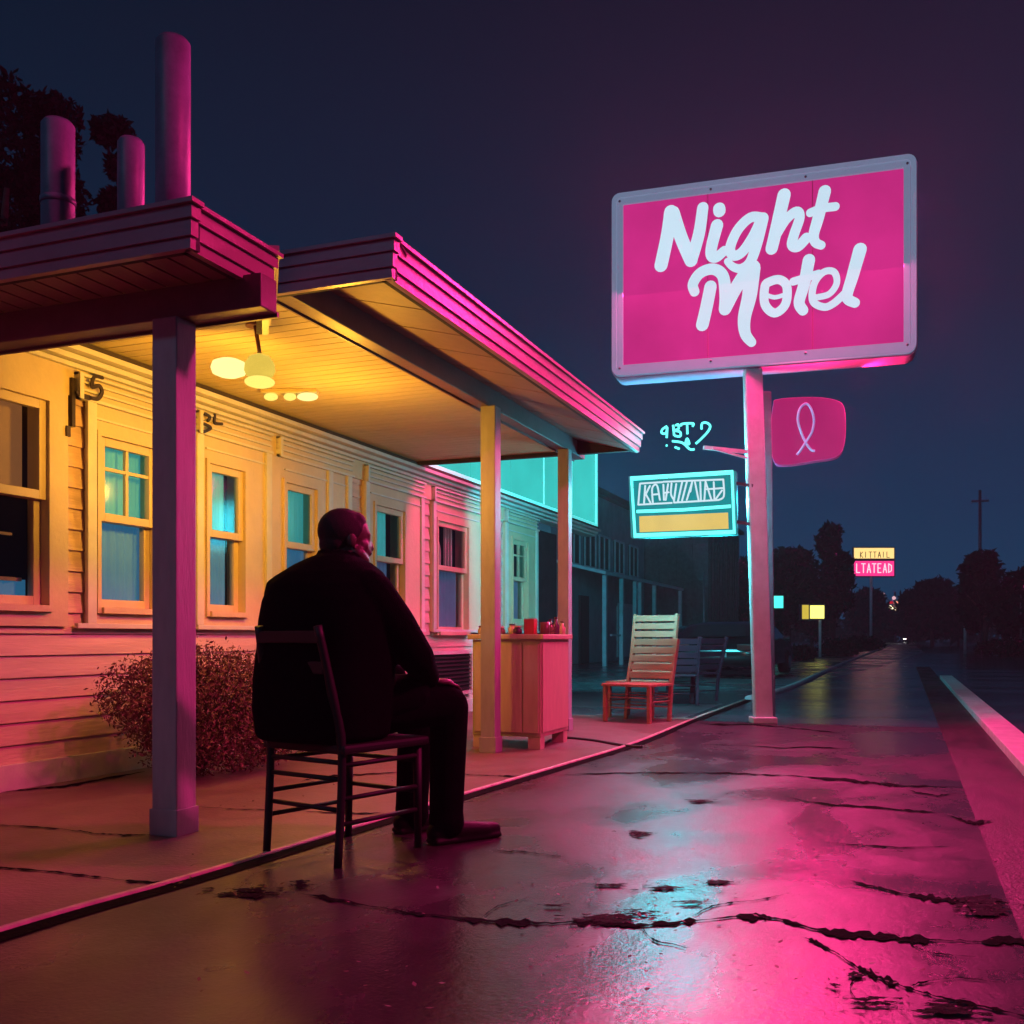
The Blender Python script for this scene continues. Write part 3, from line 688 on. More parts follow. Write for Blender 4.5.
# neon figures on an arm
nn = thing('neon_number', at(752, 452, 9.64), 'small scribbled turquoise neon figures at the end of a thin arm', 'neon sign')
np0 = at(690, 437, 9.55)
def npn(px, py): return onplane(px, py, np0, NS)
def q9(x, y): return npn(650 + x / 9.31, 410 + y / 9.31)
E_neon = emis('turquoise_neon', srgb(95, 245, 232), 1.9)
mb = MB()
for st in [[(160, 150), (115, 180), (110, 215), (150, 215), (160, 160), (155, 260)], [(215, 140), (225, 240)], [(235, 145), (262, 135), (265, 175), (230, 190), (280, 205), (280, 245), (230, 240)],
           [(205, 290), (300, 305), (370, 365), (415, 365)], [(290, 150), (298, 130), (400, 125), (395, 155)], [(345, 130), (348, 225)], [(330, 310), (345, 265), (365, 315), (335, 315)],
           [(480, 180), (485, 125), (530, 120), (560, 150), (540, 200), (480, 265), (425, 315)], [(148, 330), (162, 332)], [(230, 345), (275, 362)]]:
    mb.tube(catmull([q9(*p) for p in st], 5), .011, 8)
mb.build('neon_tubes', E_neon, nn)
mb = MB(); mb.bar(npn(703, 447) - NS * .03, at(747, 452, 9.6), .03, .035); mb.bar(npn(712, 448) - NS * .03, at(747, 458, 9.6), .02, .02)
mb.build('arm', M_pole, nn)
# turquoise neon sign with a yellow panel
cs = thing('neon_sign', at(683, 506, 9.75), 'rectangular turquoise neon framed sign with white block lettering above a yellow panel', 'neon sign')
c0n = at(683, 506, 9.75)
def cp(px, py): return onplane(px, py, c0n, NS)
def c8(x, y): return cp(625 + x / 8.533, 465 + y / 8.533)
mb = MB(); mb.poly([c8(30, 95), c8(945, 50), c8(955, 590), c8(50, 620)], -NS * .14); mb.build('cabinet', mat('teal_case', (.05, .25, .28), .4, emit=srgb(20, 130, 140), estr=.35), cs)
mb = MB(); mb.poly([c8(75, 120) + NS * .004, c8(905, 80) + NS * .004, c8(925, 575) + NS * .004, c8(95, 595) + NS * .004]); mb.build('lit_face', emis('teal_face', srgb(24, 150, 158), .8, .1, 3), cs)
mb = MB(); k = NS * .03
mb.tube([c8(60, 120) + k, c8(915, 66) + k, c8(935, 575) + k, c8(90, 605) + k], .024, 10, closed=True)
mb.tube([c8(105, 400) + k, c8(500, 385) + k, c8(905, 355) + k], .016, 10)
mb.build('neon_tubes', E_neon, cs)
mb = MB(); mb.poly([c8(125, 440) + NS * .01, c8(880, 408) + NS * .01, c8(885, 545) + NS * .01, c8(128, 575) + NS * .01], NS * .012); mb.build('yellow_panel', emis('yellow_face', srgb(238, 205, 110), .9, .06, 3), cs)
mb = MB(); ww = .0165
S8 = lambda pts, o, w=ww: ribbon(mb, [c8(*p) for p in pts], w, NS, o, thick=.008)
oo = .016
for st in [[(115, 340), (130, 160)], [(130, 160), (320, 148)], [(330, 145), (840, 125)], [(115, 340), (400, 325)], [(420, 322), (800, 300)], [(840, 130), (845, 265), (800, 300)],
           [(175, 180), (165, 325)], [(175, 260), (215, 180)], [(180, 250), (220, 325)], [(240, 320), (235, 200), (275, 175), (300, 300)], [(240, 255), (290, 250)],
           [(330, 170), (335, 300)], [(370, 165), (350, 300)], [(335, 240), (375, 235)], [(400, 160), (395, 250), (420, 300)], [(440, 165), (420, 310)], [(490, 150), (455, 310)],
           [(530, 150), (490, 305)], [(575, 150), (530, 300)], [(575, 150), (560, 230)], [(600, 150), (630, 300)], [(645, 150), (650, 300)], [(690, 145), (680, 300)], [(690, 145), (740, 300)], [(700, 210), (835, 200)], [(760, 150), (765, 290)], [(830, 220), (780, 290)]]:
    S8(st, oo); oo += .0006
mb.build('lettering', emis('white_neon_letters', srgb(215, 240, 250), .95), cs)
mb = MB(); mb.bar(c8(945, 150) - NS * .05, at(753, 486, 9.62), .03, .03); mb.build('bracket', M_pole_dark, cs); mb = MB(); mb.bar(c8(950, 480) - NS * .05, at(755, 525, 9.62), .03, .03); mb.build('bracket', M_pole_dark, cs)
# light the signs give
PINK = (1, .025, .23); CYAN = (.05, .75, .9)
def area(name, loc, dirv, sx, sy, col, power):
    ld = bpy.data.lights.new(name, 'AREA'); ld.shape = 'RECTANGLE'; ld.size = sx; ld.size_y = sy; ld.color = col; ld.energy = power
    o = bpy.data.objects.new(name, ld); COL.objects.link(o); o.location = loc; o.rotation_euler = Vector(dirv).to_track_quat('-Z', 'Y').to_euler(); return o
area('motel_sign_glow', sC + NS * .12, NS + Vector((0, 0, -1.1)), 2.6, 1.5, PINK, 1000)
# unseen spots added round the big sign's back edge for a halo in the air
hw_ = sW / 2 + .03
for q, h, ax, w_ in [(-1.35, .96, (-.3, 1), 110), (-.7, .96, (0, 1), 110), (0, .96, (0, 1), 110), (.7, .96, (0, 1), 110), (1.35, .96, (.3, 1), 120),
                     (-hw_, .45, (-.6, 1), 60), (-hw_, -.3, (-.6, 1), 30), (hw_, .55, (1, .2), 110), (hw_, 0, (1, 0), 110), (hw_, -.55, (1, -.1), 80), (.9, -.99, (.6, -.5), 30)]:
    lamp_light('SPOT', 'motel_sign_halo', sC + U * q + ZV * h - NS * .25, PINK, w_ * 1.7, .04, spot_size=R(172), spot_blend=.25).rotation_euler = (U * ax[0] - NS * .12 + ZV * ax[1]).to_track_quat('-Z', 'Y').to_euler()
lamp_light('POINT', 'motel_sign_spill', sC + NS * .6, PINK, 25, .2)
area('rounded_sign_glow', rc + NS * .1, NS + Vector((0, 0, -.2)), .6, .5, PINK, 60)
lamp_light('POINT', 'neon_sign_spill', c0n + NS * .3, CYAN, 22, .2)
for x_, y_, w_ in ((622, 490, 16), (622, 525, 16), (655, 468, 14), (715, 464, 14), (742, 500, 14), (655, 549, 18), (712, 546, 18)):
    lamp_light('SPOT', 'neon_sign_halo', cp(x_, y_) - NS * .1, CYAN, w_ * 4, .04, spot_size=R(176), spot_blend=.15).rotation_euler = (-NS + U * .12).to_track_quat('-Z', 'Y').to_euler()  # unseen spots added behind the neon sign for its halo
area('neon_sign_glow', c0n + NS * .12, NS + Vector((-.2, 0, -.3)), .95, .55, CYAN, 20)
lamp_light('POINT', 'neon_sign_spill', c0n + NS * .35 - U * .2, CYAN, 17, .2)
area('neighbour_fill', Vector((WX - .2, 15.05, 3.2)), (-.12, 1, -.15), .6, 1.3, CYAN, 280)  # area lamp added to tint the neighbour house and trees teal
lamp_light('POINT', 'neon_number_glow', npn(688, 436) + NS * .15, CYAN, 4, .1)
area('billboard_glow', Vector((WX + .12, 12, 3.2)), (1, -.1, -.35), 1.3, 5.8, CYAN, 22)
# unseen pink spot added across the street to wash the front of the motel
lamp_light('SPOT', 'added_pink_spot', (4.0, 5.0, 6.0), PINK, 2700, .35, spot_size=R(64), spot_blend=.5).rotation_euler = (Vector((-2.4, 5.4, .9)) - Vector((4.0, 5.0, 6.0))).to_track_quat('-Z', 'Y').to_euler()
# moon
sd = bpy.data.lights.new('moon', 'SUN'); sd.energy = .22; sd.angle = R(3); sd.color = (.35, .6, 1); so = bpy.data.objects.new('moon', sd); COL.objects.link(so); so.rotation_euler = (R(58), 0, R(-22))
# ------------------------------------------------------------------ cabinet on the porch
cab = thing('side_cabinet', (-2.7, 7.2, 0), 'waist high painted cabinet beside the middle porch post', 'cabinet')
cx0, cx1, cy0, cy1 = -3.0, -2.46, 6.92, 7.56
mb = MB(); mb.box(cx0, cx1, cy0, cy1, .09, .80, bev=.006)
mb.box(cx1 - .1, cx1 - .006, cy0 + .003, cy0 + .1, 0, .089); mb.box(cx0 + .004, cx0 + .08, cy0 + .003, cy0 + .1, 0, .089); mb.box(cx1 - .1, cx1 - .006, cy1 - .1, cy1 - .003, 0, .089)
mb.build('body', M_cab, cab)
mb = MB(); mb.box(cx0 - .03, cx1 + .03, cy0 - .03, cy1 + .03, .802, .84, bev=.008); mb.build('top', M_cab, cab)
mb = MB()
for a, b in ((cx0 + .02, cx0 + .185), (cx0 + .195, cx1 - .145), (cx1 - .135, cx1 - .015)): mb.box(a, b, cy0 - .012, cy0 - .001, .12, .78, bev=.003)
mb.build('door_panel', M_cab, cab)
mb = MB(); mb.box(cx1 + .001, cx1 + .010, cy0 + .02, cy1 - .02, .12, .78, bev=.003); mb.build('side_panel', M_cab, cab)
# things on the cabinet
M_jar = mat('cream_jar', (.55, .42, .28), .3); M_red = mat('red_card', (.5, .05, .06), .5); M_bl = mat('dark_tin', (.06, .03, .05), .35); M_cup = mat('brown_cup', (.15, .08, .06), .3)
jd = [(-.48, .05, .035, .05, 'squat cream jar beside the post on the cabinet top', M_jar), (-.41, .11, .03, .06, 'second cream jar from the post on the cabinet top', M_jar),
      (-.335, .06, .032, .045, 'short brown pot between the cream jars on the cabinet top', M_cup), (-.27, .12, .03, .065, 'tall cream jar in the middle of the cabinet top', M_jar),
      (-.20, .05, .033, .05, 'small dark tin at the front of the cabinet top', M_bl)]
for dx, dy, r, h, lab, m in jd:
    p = Vector((cx1 + dx, cy0 + dy, .841)); t = thing('jar', p, lab, 'jar', 'jars on the cabinet')
    mb = MB(); mb.lathe([(r * .85, 0), (r, .008), (r, h * .7), (r * .7, h * .85), (r * .7, h)], p, 16); mb.build('body', m, t)
    mb = MB(); mb.lathe([(r * .78, 0), (r * .78, .012)], p + Vector((0, 0, h + .0005)), 16); mb.build('lid', M_bl if m is M_jar else M_jar, t)
t = thing('carton', (cx1 - .11, cy0 + .08, .841), 'upright red carton at the corner of the cabinet top', 'box')
mb = MB(); mb.box(cx1 - .15, cx1 - .07, cy0 + .05, cy0 + .12, .841, .95, bev=.002); mb.build('body', M_red, t)
mb = MB(); mb.box(cx1 - .148, cx1 - .072, cy0 + .052, cy0 + .118, .9505, .956); mb.build('lid', M_jar, t)
t = thing('mug', (cx1 - .02, cy0 + .15, .841), 'dark mug with a pale rim on the cabinet top beside the red carton', 'mug')
mb = MB(); mb.lathe([(.032, 0), (.036, .006), (.038, .09), (.031, .089), (.029, .012)], (cx1 - .02, cy0 + .15, .841), 18); mb.build('body', M_cup, t)
mb = MB(); mb.tube(catmull([Vector((cx1 + .015, cy0 + .16, .915)), Vector((cx1 + .045, cy0 + .165, .9)), Vector((cx1 + .045, cy0 + .165, .87)), Vector((cx1 + .014, cy0 + .16, .86))], 4), .005, 6); mb.build('handle', M_cup, t)
for dx, dy, h, lab, m in ((-.03, .3, .10, 'olive glass bottle behind the mug on the cabinet top', mat('olive_glass', (.2, .17, .08), .15)), (-.03, .43, .12, 'plum coloured bottle toward the back of the cabinet top', mat('plum_glass', (.12, .04, .1), .15)),
                          (-.02, .55, .09, 'pale capped bottle at the rear corner of the cabinet top', M_jar)):
    p = Vector((cx1 + dx, cy0 + dy, .841)); t = thing('bottle', p, lab, 'bottle', 'bottles on the cabinet')
    mb = MB(); mb.lathe([(.026, 0), (.028, .005), (.028, h * .55), (.012, h * .75), (.012, h)], p, 16); mb.build('body', m, t)
    mb = MB(); mb.lathe([(.014, 0), (.014, .012)], p + Vector((0, 0, h + .0005)), 12); mb.build('cap', M_bl, t)
# cord from the cabinet
mb = MB(); mb.tube(catmull([gnd(540, 748, .006), gnd(556, 738, .008), gnd(590, 740, .008), gnd(620, 745, .008), gnd(642, 747, .008)], 6), .011, 8)
tag(mb.build('power_cord', mat('black_rubber', (.015, .012, .015), .5)), 'thin black cord trailing from the foot of the cabinet across the slab', 'cord')
# ------------------------------------------------------------------ wooden chair under the man
CH = cam(-.64, 3.885); CHR = -(R(36) - YAW)      # heading of the chair in the street frame
chair = thing('wooden_chair', (0, 0, 0), 'black wooden chair the man sits on, straddling the edge of the porch slab', 'chair')
hw, hd = .19, .205
for sx in (-1, 1):
    mb = MB(); mb.tube([(sx * hw, hd, 0), (sx * hw * .98, hd, .40)], [.014, .019], 10); mb.build('leg', M_black_wood, chair)
    mb = MB(); mb.tube(catmull([Vector((sx * (hw + .0), -hd - .02, 0)), Vector((sx * hw, -hd, .40)), Vector((sx * hw * .93, -hd - .035, .62)), Vector((sx * hw * .82, -hd - .085, .86))], 4), [.015] * 5 + [.019] * 4 + [.016] * 4, 10)
    mb.build('leg', M_black_wood, chair)
mb = MB(); mb.box(-hw - .03, hw + .03, -hd - .015, hd + .035, .40, .435, bev=.012); mb.build('seat', M_black_wood, chair)
mb = MB()
for z, x in ((.36, .0), (.24, .0), (.15, 0)):
    for sx in (-1, 1): mb.tube([(sx * hw, -hd, z), (sx * hw, hd, z)], .009, 8)
for z in (.37, .31, .20): mb.tube([(-hw, -hd, z), (hw, -hd, z)], .009, 8)
for z in (.34, .22): mb.tube([(-hw, hd, z), (hw, hd, z)], .009, 8)
mb.build('stretcher', M_black_wood, chair)
mb = MB()
for z, y in ((.60, -.243), (.71, -.264), (.82, -.288)): mb.box(-hw * .86, hw * .86, y - .008, y + .008, z - .022, z + .022, bev=.005)
mb.build('backrest', M_black_wood, chair)
chair.location = CH; chair.rotation_euler = (0, 0, CHR)
# ------------------------------------------------------------------ the man
def build_person():
    HR = Matrix.Rotation(R(-9), 3, 'Z')
    TR = Matrix.Rotation(R(24), 3, 'Z')        # trunk turned toward the chair back
    def tp(x, y, z): return TR @ Vector((x, y - .07, z))
    HC = Vector((-.018, .048, 1.203))
    def hp(x, y, z): return HC + HR @ Vector((x, y, z))
    EL = {1: Vector((.235, .215, .735)), -1: Vector((-.285, .16, .75))}
    b = MB()
    # head
    b.ball(hp(0, -.012, .022), (.077, .098, .088), 3, HR); b.ball(hp(0, .028, -.028), (.060, .066, .075), 3, HR)
    b.ball(hp(0, .046, -.078), (.034, .03, .026), 2, HR)                 # chin
    b.cap(hp(0, .083, .0), hp(0, .098, -.034), .009, .0125)             # nose
    b.cap(hp(-.03, .074, .016), hp(.03, .074, .016), .012, .012)        # brow
    b.cap(hp(-.018, .086, -.056), hp(.018, .086, -.056), .009, .009)      # lips
    for s in (-1, 1):
        b.ball(hp(s * .040, .047, -.03), (.026, .028, .03), 2, HR); b.ball(hp(s * .028, .074, .001), (.013, .012, .009), 2, HR)
        b.ball(hp(s * .079, -.008, -.012), (.010, .019, .031), 2, HR); b.cap(hp(s * .055, .02, -.06), hp(s * .03, .06, -.085), .03, .02)
    b.cap(tp(0, .0, 1.03), HC + Vector((0, -.01, -.06)), .070, .062); b.ball(tp(0, .0, 1.06), (.1, .08, .06), 2)
    # trunk and limbs
    b.ball((0, -.02, .54), (.19, .15, .12), 3); b.ball(tp(0, .05, .72), (.19, .15, .2), 3, TR); b.ball(tp(0, 0.02, .92), (.185, .115, .16), 3, TR)
    b.cap(tp(-.17, 0, 1.0), tp(.17, 0, 1.0), .06, .06)
    for s in (-1, 1):
        b.cap((s * .09, .0, .52), (s * .125, .42, .545), .078, .058); b.cap((s * .125, .42, .545), (s * .135, .41, .09), .055, .038)
        b.cap((s * .135, .38, .05), (s * .14, .56, .035), .034, .026)
        el = EL[s]; sh = tp(s * .2, 0, .99); wr = Vector((s * .125, .345, .655))
        b.cap(sh, el, .05, .04); b.cap(el, wr, .038, .026)
        # hand resting on the thigh: palm, four fingers, thumb
        f = (Vector((s * .118, .43, .628)) - wr).normalized(); sd = Vector((1, 0, 0)) * -s; sd = (sd - f * sd.dot(f)).normalized(); up = Vector((0, 0, 1))
        pc = wr + f * .05
        b.ball(pc, (.040, .05, .017), 2)
        for k, (ln, o) in enumerate(((.062, .029), (.072, .010), (.067, -.010), (.052, -.028))):
            q0 = wr + f * .088 + sd * o; q1 = q0 + f * ln * .45 + Vector((0, 0, .002)); q2 = q1 + f * ln * .33 + Vector((0, 0, -.014)); q3 = q2 + f * ln * .22 + Vector((0, 0, -.016))
            b.cap(q0 - f * .02, q1, .0092, .0088, 8); b.cap(q1, q2, .0086, .0078, 8); b.cap(q2, q3, .0078, .0070, 8)
        t0 = wr + f * .025 + sd * .028; t1 = t0 + f * .03 + sd * .024; t2 = t1 + f * .03 + sd * .004 + Vector((0, 0, -.006))
        b.cap(t0, t1, .012, .0105, 8); b.cap(t1, t2, .010, .008, 8)
    me = remesh(b, .0055, 6, 'person'); me.materials.clear(); me.materials.append(M_skin)
    body = link('person', me); 
    # hair: short cap over the back and top of the skull
    h = MB(); h.ball(hp(0, -.022, .03), (.083, .098, .09), 3, HR); h.ball(hp(0, -.05, -.02), (.068, .062, .06), 3, HR); h.ball(hp(0, .022, .066), (.062, .05, .042), 3, HR)
    for s in (-1, 1): h.ball(hp(s * .068, -.01, .02), (.016, .03, .04), 2, HR)
    me = remesh(h, .006, 2, 'hair'); me.materials.clear(); me.materials.append(M_hair); hair = link('hair', me, body)
    # coat: broad hunched back lofted over the trunk and the chair back, sleeves, collar
    c = MB(); rings = []; N = 40
    for z, A, B, yo in ((.437, .225, .21, -.02), (.455, .242, .23, -.02), (.55, .256, .236, -.02), (.66, .27, .228, -.012), (.78, .278, .205, 0), (.88, .278, .195, .0), (.96, .274, .178, .005), (1.02, .257, .155, .012), (1.065, .222, .13, .022), (1.10, .165, .102, .035), (1.125, .10, .082, .045), (1.14, .06, .05, .05)):
        row = []
        for k in range(N):
            t = k / N * 2 * math.pi; cx, sx = math.cos(t), math.sin(t); e = 2 / 2.35
            fold = 1 + .012 * math.sin(7 * t + z * 9) * (1 if z < .9 else .3)
            row.append(c.bm.verts.new(tp(A * abs(cx) ** e * (1 if cx > 0 else -1) * fold, yo + B * abs(sx) ** e * (1 if sx > 0 else -1) * fold, z)))
        rings.append(row)
    for i in range(len(rings) - 1):
        for k in range(N): c.bm.faces.new((rings[i][k], rings[i][(k + 1) % N], rings[i + 1][(k + 1) % N], rings[i + 1][k]))
    c.bm.faces.new(rings[0][::-1]); c.bm.faces.new(rings[-1])
    for i in range(13):   # collar
        a = R(150 + i * 20); p = Vector((.082 * math.cos(a), -.0 + .078 * math.sin(a), 1.105)) + Vector((HC.x, HC.y - .035, 0)); c.cap(p, p + Vector((0, .006, .034 + .01 * math.sin(-a))), .020, .013)
    for s in (-1, 1):
        el = EL[s]; sh = tp(s * .2, .0, .985); wr = Vector((s * .13, .325, .66))
        c.cap(sh, sh.lerp(el, .5) + Vector((s * .012, 0, 0)), .092, .082); c.cap(sh.lerp(el, .5) + Vector((s * .012, 0, 0)), el, .082, .068); c.cap(el, wr, .064, .046)
        c.cap(Vector((s * .11, .0, .57)), Vector((s * .125, .24, .59)), .115, .088)
    me = remesh(c, .0075, 5, 'coat'); me.materials.clear(); me.materials.append(M_coat); link('coat', me, body)
    t = MB(); t.ball((0, -.0, .535), (.2, .16, .1), 3)
    for s in (-1, 1):
        t.cap((s * .095, .0, .525), (s * .128, .42, .55), .095, .078); t.cap((s * .128, .425, .545), (s * .135, .405, .095), .078, .068)
        t.cap((s * .135, .405, .1), (s * .135, .41, .075), .072, .07)
    me = remesh(t, .0075, 4, 'trousers'); me.materials.clear(); me.materials.append(M_trouser); link('trousers', me, body)
    for s in (-1, 1):
        f = MB(); f.cap((s * .135, .36, .045), (s * .14, .42, .06), .042, .045); f.cap((s * .14, .44, .045), (s * .15, .58, .034), .045, .033); f.cap((s * .14, .5, .035), (s * .145, .63, .032), .043, .03)
        f.box(s * .14 - .042, s * .14 + .042, .33, .65, .0, .022, bev=.009)
        me = remesh(f, .006, 2, 'shoe'); me.materials.clear(); me.materials.append(M_leather); link('shoe', me, body)
    return body
man = build_person()
tag(man, 'heavyset man in a black coat seated with his back turned, hands on his thighs', 'person')
man.location = CH - Rv * .03 + Fv * .02; man.rotation_euler = (0, 0, -(R(54) - YAW))
# ------------------------------------------------------------------ slatted chairs
def slat_chair(name, m, backh, label, group):
    t = thing(name, (0, 0, 0), label, 'chair', group); w = .245
    for sx in (-1, 1):
        mb = MB(); mb.box(sx * w - .018, sx * w + .018, .20, .236, 0, .345, bev=.004); mb.build('leg', m, t)
        mb = MB(); mb.bar((sx * w, -.16, 0), (sx * w, -.20, .36), .035, .035, Vector((0, 1, 0)), bev=.004); mb.bar((sx * w, -.20, .355), (sx * w, -.33, backh), .03, .05, Vector((0, 1, .3)), bev=.004); mb.build('leg', m, t)
    mb = MB(); mb.box(-w - .02, w + .02, -.2, .262, .346, .372, bev=.006)
    mb.build('seat', m, t)
    mb = MB(); n = int((backh - .42) / .082)
    for i in range(n + 1):
        f = (.44 + i * .082 - .355) / (backh - .355); y = -.19 - .13 * f; z = .355 + (backh - .355) * f
        mb.frame(Vector((0, y, z)), Vector((1, 0, 0)), Vector((0, .97, .24)), Vector((0, -.24, .97)), w - .005, .009, .033, .004)
    mb.build('backrest', m, t)
    mb = MB()
    for z in (.14, .24): mb.tube([(-w, .218, z), (w, .218, z)], .007, 6); mb.tube([(-w, -.17, z), (w, -.17, z)], .007, 6)
    for sx in (-1, 1): mb.tube([(sx * w, .218, .2), (sx * w, -.175, .2)], .007, 6)
    mb.build('stretcher', m, t); return t
g = 'slatted chairs at the end of the porch'
c1 = slat_chair('slatted_chair', M_slat, .80, 'orange slatted chair with the low back at the front of the chair group', g)
c1.location = cam(1.235, 9.85); c1.rotation_euler = (0, 0, R(163))
c2 = slat_chair('slatted_chair', M_slat, 1.06, 'taller orange slatted chair pushed in right behind the front one', g); c2.location = cam(1.32, 10.35); c2.rotation_euler = (0, 0, R(165))
c3 = slat_chair('slatted_chair', M_plum, .82, 'dark plum slatted chair behind the orange ones, nearer the sign pole', g); c3.location = cam(2.32, 12.9); c3.rotation_euler = (0, 0, R(60))
c4 = copy_tree(c3); c4['label'] = 'dark slatted chair half hidden just behind the tall orange chair'; c4.location = cam(1.98, 12.3); c4.rotation_euler = (0, 0, R(20))
# ------------------------------------------------------------------ vegetation
def foliage(name, m, parent, blobs, n, size, seedv=0, hollow=.45):
    rnd = random.Random(seedv); mb = MB(); tot = sum(b[1][0] * b[1][1] * b[1][2] for b in blobs)
    for c, r in blobs:
        k = int(n * r[0] * r[1] * r[2] / tot)
        for _ in range(k):
            while True:
                v = Vector((rnd.uniform(-1, 1), rnd.uniform(-1, 1), rnd.uniform(-1, 1)))
                if hollow < v.length < 1: break
            v *= 1 + rnd.uniform(-.05, .16) * (rnd.random() < .4)
            p = Vector(c) + Vector((v.x * r[0], v.y * r[1], v.z * r[2])); s = size * rnd.uniform(.5, 1.4)
            if p.z < .01: continue
            a = Vector((rnd.uniform(-1, 1), rnd.uniform(-1, 1), rnd.uniform(-1, 1))).normalized(); b = a.cross(Vector((rnd.uniform(-1, 1), rnd.uniform(-1, 1), rnd.uniform(-1, 1)))).normalized()
            mb.poly([p - a * s, p - b * s * .4 + a * s * .1, p + a * s, p + b * s * .4 - a * s * .1])
    return mb.build(name, m, parent)
bp = Vector((-3.93, 4.95, 0))
bush = thing('bush', bp, 'round dry reddish bush against the siding behind the near porch post', 'bush')
foliage('foliage', M_bush, bush, [(bp + Vector((0, 0, .42)), (.42, .5, .36)), (bp + Vector((0, -.45, .5)), (.25, .3, .22)), (bp + Vector((.05, .35, .38)), (.35, .35, .34)), (bp + Vector((.1, .1, .2)), (.36, .6, .2))], 30000, .0135, 3, .15)
mb = MB(); rn = random.Random(5)
for i in range(110):
    a = rn.uniform(0, 6.28); r = rn.uniform(.1, .44); z = rn.uniform(.3, .8)
    mb.tube(catmull([bp, bp + Vector((r * .4 * math.cos(a), r * .5 * math.sin(a), z * .5)), bp + Vector((r * math.cos(a), r * 1.2 * math.sin(a), z))], 3), [.005, .004, .004, .003, .002, .0015, .001], 5)
mb.build('stems', M_bark, bush)
b2 = Vector((-3.95, 5.72, 0)); bu2 = thing('bush', b2, 'smaller dark bush low on the wall just left of the seated man', 'bush')
foliage('foliage', mat('dark_bush', (.07, .04, .04), .7, noise=.4, nscale=9), bu2, [(b2 + Vector((0, 0, .34)), (.28, .34, .28)), (b2 + Vector((0, .1, .15)), (.3, .4, .15))], 3200, .016, 6, .35)
mb = MB()
for i in range(20):
    a = rn.uniform(0, 6.28); r = rn.uniform(.05, .25); mb.tube([b2, b2 + Vector((r * math.cos(a), r * math.sin(a), rn.uniform(.25, .5)))], [.006, .002], 5)
mb.build('stems', M_bark, bu2)
def tree(px, top, d, wpx, label, seedv, cat='tree', trunk=.35, n=2600, group='trees along the dark road'):
    rnd = random.Random(seedv); H = CAMZ + (HZ - top) / FPX * d; W = wpx * 1.35 / FPX * d; c = cam((px - 512) / FPX * d, d)
    t = thing('tree', c, label, cat, group)
    blobs = []; base = H * trunk * .5
    for i in range(9):
        f = i / 8; z = base + (H - base) * (.18 + .72 * f); rr = W / 2 * (.55 + .45 * math.sin(math.pi * (f * .8 + .15))) * rnd.uniform(.7, 1.05)
        a = rnd.uniform(0, 6.28); o = W * .2 * (1 - f * .6); R_ = rr * .75
        zz = min(z, H - R_ * .8); blobs.append((c + Vector((o * math.cos(a), o * math.sin(a), zz)), (R_, R_, min(R_ * .9, (H - base) * .26))))
    blobs.append((c + Vector((0, 0, H - W * .16)), (W * .24, W * .24, W * .16)))
    foliage('crown', M_leaf_dark, t, blobs, n, max(.05, d * .0052), seedv, .3)
    mb = MB(); tr = max(.06, H * .02); mb.tube([c, c + Vector((tr * .4, 0, H * .45)), c + Vector((0, tr, H * .8))], [tr * 1.5, tr, tr * .3], 8)
    for i in range(5):
        a = rnd.uniform(0, 6.28); z = H * rnd.uniform(.3, .6); mb.tube([c + Vector((0, 0, z)), c + Vector((W * .3 * math.cos(a), W * .3 * math.sin(a), z + H * .2))], [tr * .6, tr * .2], 6)
    mb.build('trunk', M_bark, t); return t
T = [(832, 524, 66, 32, 'tall rounded tree rising left of the far pink and yellow sign'), (788, 548, 58, 60, 'broad dark tree right of the big sign pole above the turquoise lamp'), (745, 556, 52, 70, 'dark tree filling the gap behind the big sign pole'),
     (690, 548, 48, 80, 'wide dark tree above the parked car'), (812, 585, 80, 40, 'low dark tree over the small yellow sign'), (872, 590, 125, 40, 'dark tree standing behind the far pink and yellow sign'),
     (932, 579, 95, 50, 'low rounded tree in the distance right of the headlights'), (958, 592, 100, 36, 'small distant tree between the rounded one and the tall roadside clump'), (908, 606, 120, 34, 'farthest small tree behind the headlights'),
     (985, 551, 60, 44, 'tall squarish tree clump at the right roadside behind the bare mast'), (1018, 572, 52, 46, 'dark tree cut by the right edge of the view'), (1048, 560, 45, 60, 'big dark tree mostly beyond the right edge')]
for i, (px, top, d, w, lab) in enumerate(T): tree(px, top, d, w, lab, 20 + i)
for i, (px, top, d, w, lab) in enumerate([(-5, 74, 13, 130, 'tall dark tree behind the motel roof at the left edge'), (52, 96, 13.5, 90, 'dark tree behind the roof between the two short vent pipes and the edge'), (112, 118, 14, 64, 'smaller dark tree top behind the middle vent pipe')]):
    tree(px, top, d, w, lab, 50 + i, group='trees behind the motel', n=16000)
def low_bush(px, base, wpx, hpx, lab, seedv):
    c = gnd(px, base); d = (c - O).dot(Fv); W = wpx / FPX * d; H = hpx / FPX * d; t = thing('shrub', c, lab, 'shrub', 'shrubs by the far verge')
    foliage('foliage', M_leaf_dark, t, [(c + Vector((0, 0, H * .45)), (W / 2, W / 2, H * .5)), (c + Vector((W * .2, 0, H * .35)), (W / 3, W / 3, H * .4))], 900, d * .003, seedv)
low_bush(838, 656, 40, 18, 'low dark shrub right of the small yellow sign', 71); low_bush(862, 650, 40, 14, 'low dark shrub near the foot of the far pink sign', 72); low_bush(1005, 656, 60, 18, 'low hedge like shrub at the right roadside', 73); low_bush(800, 660, 30, 16, 'low shrub left of the small yellow sign', 74)
